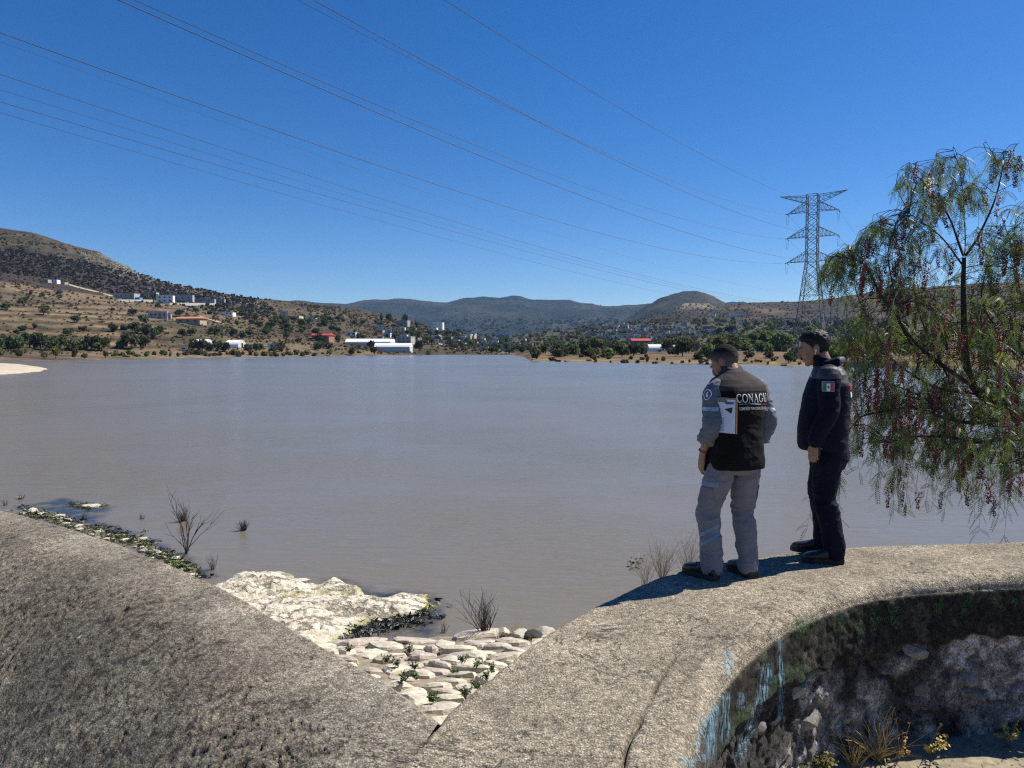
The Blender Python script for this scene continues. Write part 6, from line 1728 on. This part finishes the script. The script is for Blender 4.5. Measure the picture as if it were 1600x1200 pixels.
# ---------------------------------------------------------------- man in navy
def man_in_navy():
    h = math.radians(72); X, Y = 2.415, 5.74
    hipL, hipR = A3(-.092, 0, .90), A3(.092, 0, .90)
    knL, knR = A3(-.100, .03, .49), A3(.105, .045, .49); anL, anR = A3(-.105, -.035, .10), A3(.11, .015, .10)
    shL, shR = A3(-.205, .02, 1.40), A3(.205, .02, 1.40); elL, elR = A3(-.245, .030, 1.15), A3(.245, .0, 1.12)
    wrL, wrR = A3(-.235, .118, .905), A3(.24, .03, .90)
    HC = A3(0, .110, 1.605)
    hp, M = head_parts(HC, math.radians(-2), math.radians(18), 1.10)
    body = hp + [limb([A3(0, .02, 1.42), A3(0, .04, 1.49), A3(0, .075, 1.57)], [.064, .060, .060]),
        ring_loft([(0, 0, .86, .15, .10), (0, 0, 1.0, .15, .11), (0, .02, 1.2, .16, .12), (0, .02, 1.38, .15, .09), (0, .03, 1.46, .08, .06)]),
        limb([hipL, knL, anL, anL - A3(0, 0, .05)], [.085, .055, .04, .04]), limb([hipR, knR, anR, anR - A3(0, 0, .05)], [.085, .055, .04, .04]),
        limb([shL, elL, wrL], [.045, .04, .027]), limb([shR, elR, wrR], [.045, .04, .027])]
    body += hand_parts(wrL, A3(.05, .05, -1), A3(.85, -.5, 0), A3(.5, .85, 0), 1.15)
    body += hand_parts(wrR, A3(-.2, .2, -.95), A3(-.9, 0, 0), A3(0, .95, .1), .8)
    V, Nn, F = remesh(body, .0042, 3)
    root = add('person', V, F, M_skin2, None, True, loc=(X, Y, ZT + .004)); root.rotation_euler = (0, 0, h)
    tag(root, 'dark haired man in navy jacket and trousers standing in profile by the drooping tree', 'person')
    def fn(x, y, z):
        line = float(np.interp(y, [-.5, -.1, .1, .38, .66, 1], [-.95, -.82, -.58, .0, .46, .56]))
        if abs(x) > .6 and -.10 < y < .25 and z < -.25: return -.1
        return (.018 + .15 * float(sstep(-.1, .85, z)) + .09 * max(y, 0) * max(z, 0)) * float(sstep(-.03, .2, z - line)) + .004 if z > line - .03 else -.1
    Vh, Fh = hair_shell(HC, M, 1.10, fn, 8, .009, 90, 60); add('hair', Vh, Fh, M_hair_b, root, True)
    V2 = M @ np.array([0, 0, 0])
    for sx in (-1, 1):
        V, F = ellipsoid_vf(HC + M @ (A3(sx * .032, .0935, .030) * 1.1), (.017, .006, .0045), M, 10, 6); add('eyebrow', V, F, M_hair_b, root, True)
    eyes(HC, M, root, 1.08)
    V, F = ellipsoid_vf(HC + M @ (A3(-.086, -.004, -.012) * 1.1), (.007, .008, .009), M, 12, 8); eb = add('earbud', V, F, M_white, root, True)
    V, F = tube_vf(np.array([HC + M @ (A3(-.088, .000, -.014) * 1.1), HC + M @ (A3(-.087, .010, -.038) * 1.1)]), [.0035, .003], 8); add('stem', V, F, M_white, eb, True)
    # jacket
    secs = [(0, .045, .845, .215, .170), (0, .045, .875, .222, .178), (0, .04, 1.0, .215, .182), (0, .03, 1.12, .212, .178), (0, .02, 1.25, .215, .168), (0, .01, 1.34, .218, .150), (0, .008, 1.41, .20, .125), (0, .012, 1.455, .15, .105), (0, .02, 1.49, .105, .095)]
    slv = lambda s_, e_, w_: limb([s_ * .8 + A3(0, 0, .27), s_, (s_ + e_) / 2, e_ + A3(0, -.012, 0), e_ * .4 + w_ * .6, w_ * 1.0 + e_ * .0 - unit(w_ - e_) * .02], [.09, .092, .086, .078, .066, .056], 20, None, 18)
    slv = lambda s_, e_, w_: limb([s_ * A3(.72, 1, 1.005), s_, (s_ + e_) / 2, e_ + A3(0, -.012, 0), e_ * .4 + w_ * .6, w_ - unit(w_ - e_) * .015], [.080, .082, .078, .070, .060, .053], 20, None, 18)
    collar = ring_loft([(0, .022, 1.45, .105, .098, .28), (0, .035, 1.50, .100, .100, .28), (0, .050, 1.545, .096, .098, .30)], 28, 2.0)
    hood = tube_vf(np.array([A3(.105, .045, 1.495), A3(.085, -.045, 1.515), A3(0, -.085, 1.52), A3(-.085, -.045, 1.515), A3(-.105, .045, 1.495)]), [.018, .026, .030, .026, .018], 12, None, True)
    V, Nn, F = remesh([ring_loft(secs, 36, 2.4), slv(shL, elL, wrL), slv(shR, elR, wrR), collar, hood], .0065, 3)
    arm = sstep(.19, .22, np.abs(V[:, 0]))
    V = folds(V, Nn, .0065, 9, 31, .5 + .6 * arm + .6 * sstep(.0, -.12, V[:, 1]), (1, 1, 1.7))
    Fa = np.asarray(F); zc = V[Fa].mean(1)
    mi_ = ((zc[:, 2] > 1.385) & (zc[:, 2] < 1.475) | (zc[:, 2] > 1.33) & (zc[:, 1] < -.06)).astype(int)
    jk = add('jacket', V, F, [M_navy, M_navyg], root, True, mi_); JB = bvh(V, F)
    # flag patch on the left sleeve
    d = unit((1, .10, 0)); ey = np.cross((0, 0, 1), -d)
    c = shL * .72 + elL * .28 + A3(0, .018, 0)
    e_ = add('flag_patch', *decal(JB, *rect2(-.041, .041, -.034, .040, 8, 8), c, ey, (0, 0, 1), d, .003, .5), M_patch, jk)
    sgn = 1 if ey[1] > 0 else -1         # green towards the front (left as seen)
    for i, mm in enumerate((M_rd, M_white, M_gr)):
        x0 = (-.0366 + .0244 * i); x1 = x0 + .0244
        add('flag_band', *decal(JB, *rect2(min(x0 * sgn, x1 * sgn), max(x0 * sgn, x1 * sgn), -.030, .024, 4, 6), c, ey, (0, 0, 1), d, .0045, .5), mm, e_)
    add('flag_band', *decal(JB, *rect2(-.037, .037, .026, .036, 8, 2), c, ey, (0, 0, 1), d, .0045, .5), M_nvp, e_)
    add('emblem', *decal(JB, *arc2(0, -.003, .004, .005, 0, 360, .008, .008, 14), c, ey, (0, 0, 1), d, .006, .5), simple('brown_print', (.12, .09, .04), .6), e_)
    # back print seen at a slant
    add('back_print', *decal(JB, *rect2(-.11, .11, 1.30, 1.345, 12, 3), (0, -.3, 0), (1, 0, 0), (0, 0, 1), (0, 1, 0), .003, .6), M_rd, jk)
    add('back_print', *decal(JB, *rect2(-.11, .11, 1.245, 1.285, 12, 3), (0, -.3, 0), (1, 0, 0), (0, 0, 1), (0, 1, 0), .003, .6), M_white, jk)
    V, F = ellipsoid_vf(A3(-.095, .135, 1.405), (.008, .006, .010), None, 8, 6); add('zip_pull', V, F, M_white, jk, True)
    # trousers
    leg = lambda hp_, kn, an: limb([hp_ + A3(0, -.01, .02), hp_ * .6 + kn * .4, kn, kn * .5 + an * .5 + A3(0, -.015, 0), an + A3(0, -.008, .02), an + A3(0, -.012, -.045)], [.115, .105, .085, .080, .073, .074], 20, None, 22)
    V, Nn, F = remesh([ring_loft([(0, -.015, .70, .10, .10), (0, -.015, .77, .172, .135), (0, -.01, .84, .178, .140), (0, 0, .95, .165, .125)], 30, 2.3), leg(hipL, knL, anL), leg(hipR, knR, anR)], .0065, 3)
    z = V[:, 2]; m_ = .4 + .9 * np.exp(-((z - .47) / .13) ** 2) + .8 * np.exp(-((z - .13) / .07) ** 2) + .6 * np.exp(-((z - .74) / .08) ** 2)
    V = folds(V, Nn, .013, 8, 41, m_, (1, 1, 1.5)); add('trousers', V, F, M_navyt, root, True)
    shoe('shoe', anL + A3(0, -.075, -.10), math.radians(10), root, .295); shoe('shoe', anR + A3(0, -.055, -.10), math.radians(-12), root, .295)
    # watch
    d = unit(wrL - elL); c = wrL - d * .002; t, u_, w_ = frames(np.array([c, c + d]))
    pts = [c + u_[0] * .031 * math.cos(a) + w_[0] * .031 * math.sin(a) for a in np.linspace(0, 2 * math.pi, 18)]
    add('watch', *tube_vf(np.array(pts), [.007] * 18, 6), M_phone, root)
    return root, h
nm_, nh = man_in_navy()
bpy.context.view_layer.update(); NMW = nm_.matrix_world.copy()
ph = empty('phone', NMW @ Vector((-.232, .118, .835)), nh); tag(ph, 'small black device gripped in the hand of the man in navy', 'phone')
m_ = MB(); m_.box(-.012, .012, -.045, .012, -.02, .055); m_.build('body', M_phone, ph); m_ = MB(); m_.box(-.004, .004, -.058, -.0452, .03, .04); m_.build('clip', M_steel, ph)
# ------------------------------------------------------------------ the drooping pepper tree on the right
PT_D = 9.0
def tp(px, py, d=PT_D): return ond(px, py, d)
base = np.array([8.2, 9.6, .5])
PT = empty('pepper_tree', base); tag(PT, 'drooping pepper tree with feathery leaves and dark red berries hanging over the water', 'tree')
M_pbark = simple('dark_bark', (.040, .032, .027), .95, .4, 14, .01, 30)
def curve(pts, n=26, jit=.03, seed=0):
    C = catmull(np.array(pts, float), n); return C + np.stack([vnoise(C * 2.2 + k * 9.1, seed) for k in range(3)], -1) * jit
trunk = curve([base - [0, 0, .5], base + [-.15, -.1, .8], tp(1790, 760, 9.3), tp(1690, 690, 9.1)], 20, .03)
V, F = tube_vf(trunk - base, np.linspace(.24, .13, 20), 10); add('trunk', V, F, M_pbark, PT, True)
limbs = [  # (points, r0, r1)
 ([tp(1690, 690, 9.1), tp(1600, 650, 9.0), tp(1530, 615, 8.9), tp(1509, 560, 8.9), tp(1506, 480, 8.9), tp(1505, 402, 8.9)], .10, .030),
 ([tp(1505, 402, 8.9), tp(1525, 372, 8.9), tp(1548, 325, 8.8), tp(1563, 270, 8.8), tp(1566, 235, 8.8)], .026, .006),
 ([tp(1505, 402, 8.9), tp(1490, 355, 9.0), tp(1465, 315, 9.1), tp(1440, 278, 9.2), tp(1420, 262, 9.2)], .022, .004),
 ([tp(1507, 415, 8.9), tp(1480, 380, 8.8), tp(1450, 350, 8.7), tp(1425, 330, 8.7)], .018, .004),
 ([tp(1508, 400, 8.9), tp(1513, 330, 9.0), tp(1508, 265, 9.1), tp(1490, 235, 9.1)], .012, .003),
 ([tp(1565, 255, 8.8), tp(1578, 235, 8.8), tp(1592, 222, 8.8)], .006, .002), ([tp(1560, 275, 8.8), tp(1545, 240, 8.8), tp(1535, 222, 8.9)], .006, .002), ([tp(1556, 300, 8.8), tp(1590, 285, 8.8), tp(1610, 275, 8.8)], .006, .002),
 ([tp(1545, 335, 8.8), tp(1575, 322, 8.7), tp(1598, 330, 8.7)], .006, .002),
 ([tp(1600, 650, 9.0), tp(1500, 590, 8.8), tp(1430, 540, 8.7), tp(1380, 470, 8.6), tp(1350, 420, 8.6), tp(1318, 405, 8.6)], .05, .005),
 ([tp(1430, 540, 8.7), tp(1400, 470, 8.5), tp(1385, 400, 8.5), tp(1400, 345, 8.5)], .02, .004),
 ([tp(1530, 615, 8.9), tp(1450, 600, 9.2), tp(1390, 560, 9.4), tp(1345, 470, 9.5), tp(1330, 420, 9.5)], .03, .004),
 ([tp(1690, 690, 9.1), tp(1640, 560, 9.3), tp(1600, 470, 9.4), tp(1585, 400, 9.5), tp(1570, 350, 9.5)], .06, .006),
 ([tp(1690, 690, 9.1), tp(1700, 540, 9.0), tp(1660, 430, 9.0), tp(1640, 330, 9.0)], .07, .006),
 ([tp(1640, 560, 9.3), tp(1570, 520, 9.0), tp(1530, 470, 8.7), tp(1540, 420, 8.5)], .03, .004),
 ([tp(1600, 650, 9.0), tp(1500, 655, 8.6), tp(1420, 640, 8.4), tp(1350, 645, 8.3), tp(1325, 665, 8.3)], .04, .004),
 ([tp(1690, 690, 9.1), tp(1580, 690, 8.7), tp(1500, 690, 8.5), tp(1430, 680, 8.4), tp(1390, 690, 8.4)], .045, .004),
 ([tp(1500, 655, 8.6), tp(1440, 620, 9.0), tp(1390, 600, 9.2), tp(1340, 590, 9.2)], .02, .004),
 ([tp(1690, 690, 9.1), tp(1640, 700, 8.6), tp(1590, 720, 8.4), tp(1550, 725, 8.3)], .035, .004),
 ([tp(1480, 590, 8.8), tp(1440, 490, 9.1), tp(1430, 430, 9.2), tp(1440, 400, 9.2)], .018, .004),
 ([tp(1700, 540, 9.0), tp(1760, 420, 9.0), tp(1780, 330, 9.0)], .05, .005), ([tp(1690, 690, 9.1), tp(1780, 620, 8.8), tp(1830, 560, 8.6)], .05, .005),
]
SK = []
for i, (pts, r0, r1) in enumerate(limbs):
    C = curve(pts, 30, .05 if i else .03, i); SK.append(C)
    V, F = tube_vf(C - base, np.linspace(r0 * .68, r1 * .8, 30), 6); add('branch', V, F, M_pbark, PT, True)
SKP = np.concatenate(SK)
g = np.random.default_rng(77)
# where the foliage hangs: (px, py, rx, ry, how many sprays)
MASS = [(1296, 412, 8, 6, 7), (1315, 398, 12, 8, 7), (1372, 345, 16, 12, 8), (1355, 365, 12, 10, 5), (1326, 690, 9, 24, 9), (1345, 560, 16, 40, 7), (1338, 480, 14, 30, 5), (1450, 300, 36, 26, 16), (1425, 265, 26, 20, 8), (1480, 250, 30, 18, 12), (1560, 245, 24, 14, 7), (1540, 240, 16, 8, 3), (1515, 300, 26, 16, 10), (1430, 335, 24, 20, 9), (1390, 350, 20, 14, 7), (1440, 375, 26, 24, 10), (1310, 405, 16, 10, 9), (1345, 420, 24, 22, 12), (1330, 385, 20, 10, 5),
        (1390, 420, 40, 40, 20), (1450, 440, 50, 40, 26), (1540, 400, 50, 46, 26), (1595, 360, 30, 50, 20), (1640, 340, 40, 60, 20),
        (1400, 500, 70, 50, 54), (1500, 500, 80, 50, 62), (1590, 480, 60, 60, 46), (1680, 450, 70, 80, 40), (1360, 520, 36, 40, 22),
        (1400, 590, 80, 44, 66), (1500, 590, 80, 46, 74), (1590, 590, 60, 50, 60), (1690, 580, 80, 70, 50),
        (1370, 640, 50, 30, 34), (1450, 655, 70, 30, 50), (1540, 660, 70, 36, 56), (1620, 660, 50, 40, 40), (1720, 660, 80, 60, 36),
        (1335, 655, 16, 20, 9), (1420, 680, 30, 16, 16), (1490, 690, 36, 18, 22), (1560, 690, 40, 16, 20), (1600, 700, 20, 16, 8)]
twm = MB(); FR = []; BER = []
for px, py, rx, ry, n in MASS:
    for k in range(int(n * (.66 if py > 430 else 1.3))):
        a = g.uniform(0, 6.28); r = math.sqrt(g.uniform(0, 1)); x, y = px + math.cos(a) * rx * r, py + math.sin(a) * ry * r
        P = tp(x, y, PT_D + g.normal() * (.55 if py > 430 else .25))
        D = ((SKP - P) ** 2).sum(1); src = SKP[np.argmin(D + (SKP[:, 2] > P[2] + .25) * .15)]
        dist = np.linalg.norm(P - src)
        if dist > 1.1: src = P + (src - P) * (1.1 / dist)
        mid = (src + P) / 2 + np.array([g.normal() * .05, g.normal() * .05, .02 + .09 * dist])
        L = g.uniform(.18, .42) if py < 430 else g.uniform(.30, .72)
        if py > 640: L = g.uniform(.35, .70) if g.random() < .7 else g.uniform(.7, 1.05)
        lean = g.normal(size=2) * .10
        ow = (P - src) * [1, 1, .35]; ow /= max(np.linalg.norm(ow), .05)
        pts = [src, mid, P] + [P + ow * L * .34 * (1 - (1 - t) ** 2) + np.array([lean[0] * t, lean[1] * t, -L * (.25 * t + .75 * t * t)]) for t in (.33, .66, 1.0)]
        C = catmull(np.array(pts), 15)
        twm.tube(C - base, np.linspace(.0048, .0012, 15), 3)
        nfr = int(5 + L * 13)
        T = np.gradient(C, axis=0); T /= np.linalg.norm(T, axis=1, keepdims=True)
        for q in range(nfr):
            f = g.uniform(.35, 1.0) * 13.99; i = int(f); p = C[i] + (C[i + 1] - C[i]) * (f - i)
            FR.append((p, T[i], g.uniform(.10, .17)))
        if g.random() < (.95 if 400 < py < 680 else .34) and x > 1330 and x < 1680:
            i = g.integers(6, 14); BER.append(C[i] + np.array([g.normal() * .05, -abs(g.normal()) * .22, -.03]))
twm.build('twig', M_pbark, PT); PT.children[-1]['kind'] = 'stuff'
# feather leaves: a rib with narrow leaflets on both sides, all drooping
nl = 9
def frond_template():
    V = []; 
    for i in range(nl):
        t = (i + .6) / nl; ln = .24 * (1 - .55 * abs(t - .45) ** 1.3 * 1.6)
        for s in (-1, 1):
            c = np.array([0, t, 0]); d = np.array([s * .86, .50, 0]); d /= np.linalg.norm(d); w = np.array([-d[1], d[0], 0]) * .022 * s
            V += [c - w, c + d * ln * .5 - w * 1.1 , c + d * ln, c + d * ln * .5 + w * 1.1]
    V += [np.array([-.006, 0, 0]), np.array([.006, 0, 0]), np.array([.003, 1, 0]), np.array([-.003, 1, 0])]
    return np.array(V)
TPL = frond_template()
nF = len(FR); nv = len(TPL)
O = np.array([f[0] for f in FR]); TT = np.array([f[1] for f in FR]); LL_ = np.array([f[2] for f in FR])
d = g.normal(size=(nF, 3)) * np.array([1, 1, .45]) + np.array([0, 0, -.75]); d /= np.linalg.norm(d, axis=1, keepdims=True)
r_ = g.normal(size=(nF, 3)); X_ = np.cross(d, r_); X_ /= np.linalg.norm(X_, axis=1, keepdims=True); Z_ = np.cross(X_, d)
t_ = TPL[:, 1]
droop = (t_ ** 2)[None, :, None] * np.array([0, 0, -.38])[None, None]
Vf = (O[:, None] + (d[:, None] * TPL[None, :, 1:2] + X_[:, None] * TPL[None, :, :1] - Z_[:, None] * (np.abs(TPL[None, :, :1]) * .35) + droop) * LL_[:, None, None]).reshape(-1, 3)
Ff = np.arange(nF * nv).reshape(-1, 4)
m, nt, b = new_mat('pepper_leaf')
v = pos(nt); f = noise(nt, v, 2.2, 3, .6); f2 = noise(nt, v, 26, 3, .6)
c = ramp(nt, f, [(.3, (.060, .090, .045)), (.55, (.115, .150, .055)), (.75, (.185, .19, .055))])
c = mix(nt, 1.0, c, ramp(nt, f2, [(.3, .65), (.7, 1.4)]), 'MULTIPLY')
nt.links.new(c, b.inputs['Base Color']); b.inputs['Roughness'].default_value = .45
tr = nt.nodes.new('ShaderNodeBsdfTranslucent'); nt.links.new(mix(nt, 1.0, c, (1.3, 1.4, .5), 'MULTIPLY'), tr.inputs['Color'])
ms = nt.nodes.new('ShaderNodeMixShader'); ms.inputs[0].default_value = .45
nt.links.new(b.outputs[0], ms.inputs[1]); nt.links.new(tr.outputs[0], ms.inputs[2]); nt.links.new(ms.outputs[0], nt.nodes['Material Output'].inputs['Surface'])
o = add('foliage', Vf - base, Ff, m, PT); o['kind'] = 'stuff'
# berry clusters
M_berry = simple('dark_red_berry', (.17, .021, .030), .45, .45, 60, hue_rand=.25)
def berry_cluster(seed):
    g2 = np.random.default_rng(seed); V = []; F = []; L = g2.uniform(.14, .26); n = int(L * 420)
    oc = np.array([(1, 0, 0), (-1, 0, 0), (0, 1, 0), (0, -1, 0), (0, 0, 1), (0, 0, -1)], float); of = [(0, 2, 4), (2, 1, 4), (1, 3, 4), (3, 0, 4), (2, 0, 5), (1, 2, 5), (3, 1, 5), (0, 3, 5)]
    for i in range(n):
        t = g2.uniform(0, 1); w = .040 * (1 - t * .6); a = g2.uniform(0, 6.28); r = w * math.sqrt(g2.uniform(0, 1))
        c = np.array([math.cos(a) * r, math.sin(a) * r, -L * t]); k = len(V); V += list(oc * .0068 * g2.uniform(.8, 1.2) + c); F += [tuple(j + k for j in q) for q in of]
    for i in range(4):
        a = g2.uniform(0, 6.28); k = len(V); e = np.array([math.cos(a) * .02, math.sin(a) * .02, -L * g2.uniform(.5, 1)]); V += [(.001, 0, 0), (-.001, 0, 0), e - [.001, 0, 0], e + [.001, 0, 0]]; F.append((k, k + 1, k + 2, k + 3))
    return mesh('berry_cluster', V, F, M_berry)
BM = [berry_cluster(s) for s in range(7)]
g.shuffle(BER)
for i, p in enumerate(BER[:295]):
    o = link('berry_cluster', BM[i % 7], PT, p - base); s = g.uniform(.7, 1.35); o.scale = (s, s, s); o.rotation_euler = (g.normal() * .12, g.normal() * .12, g.uniform(0, 6))

EV, EF, kk_ = [], [], 0
for i, p in enumerate(BER[295:700]):
    me = BM[i % 7]; nvv = len(me.vertices); co = np.empty(nvv * 3, np.float32); me.vertices.foreach_get('co', co); co = co.reshape(-1, 3) * g.uniform(.7, 1.3)
    EV.append(co + (p - base)); EF += [tuple(q + kk_ for q in f.vertices) for f in me.polygons]; kk_ += nvv
if EV:
    o = add('small_berries', np.concatenate(EV), EF, M_berry, PT); o['kind'] = 'stuff'
# ------------------------------------------------------------------ air between here and the mountains
m = bpy.data.materials.new('haze'); m.use_nodes = True; nt = m.node_tree
nt.nodes.remove(nt.nodes['Principled BSDF'])
pv = nt.nodes.new('ShaderNodeVolumePrincipled')
pv.inputs['Color'].default_value = (.32, .58, 1.0, 1)
pv.inputs['Density'].default_value = 4.4e-5
pv.inputs['Anisotropy'].default_value = 0.0
nt.links.new(pv.outputs[0], nt.nodes['Material Output'].inputs['Volume'])
mb = MB(); mb.box(-6600, 6600, -500, 7000, -4.2, 640)
m.cycles.volume_sampling = 'DISTANCE'; m.cycles.homogeneous_volume = True
o = mb.build('haze', m); tag(o, kind='stuff')
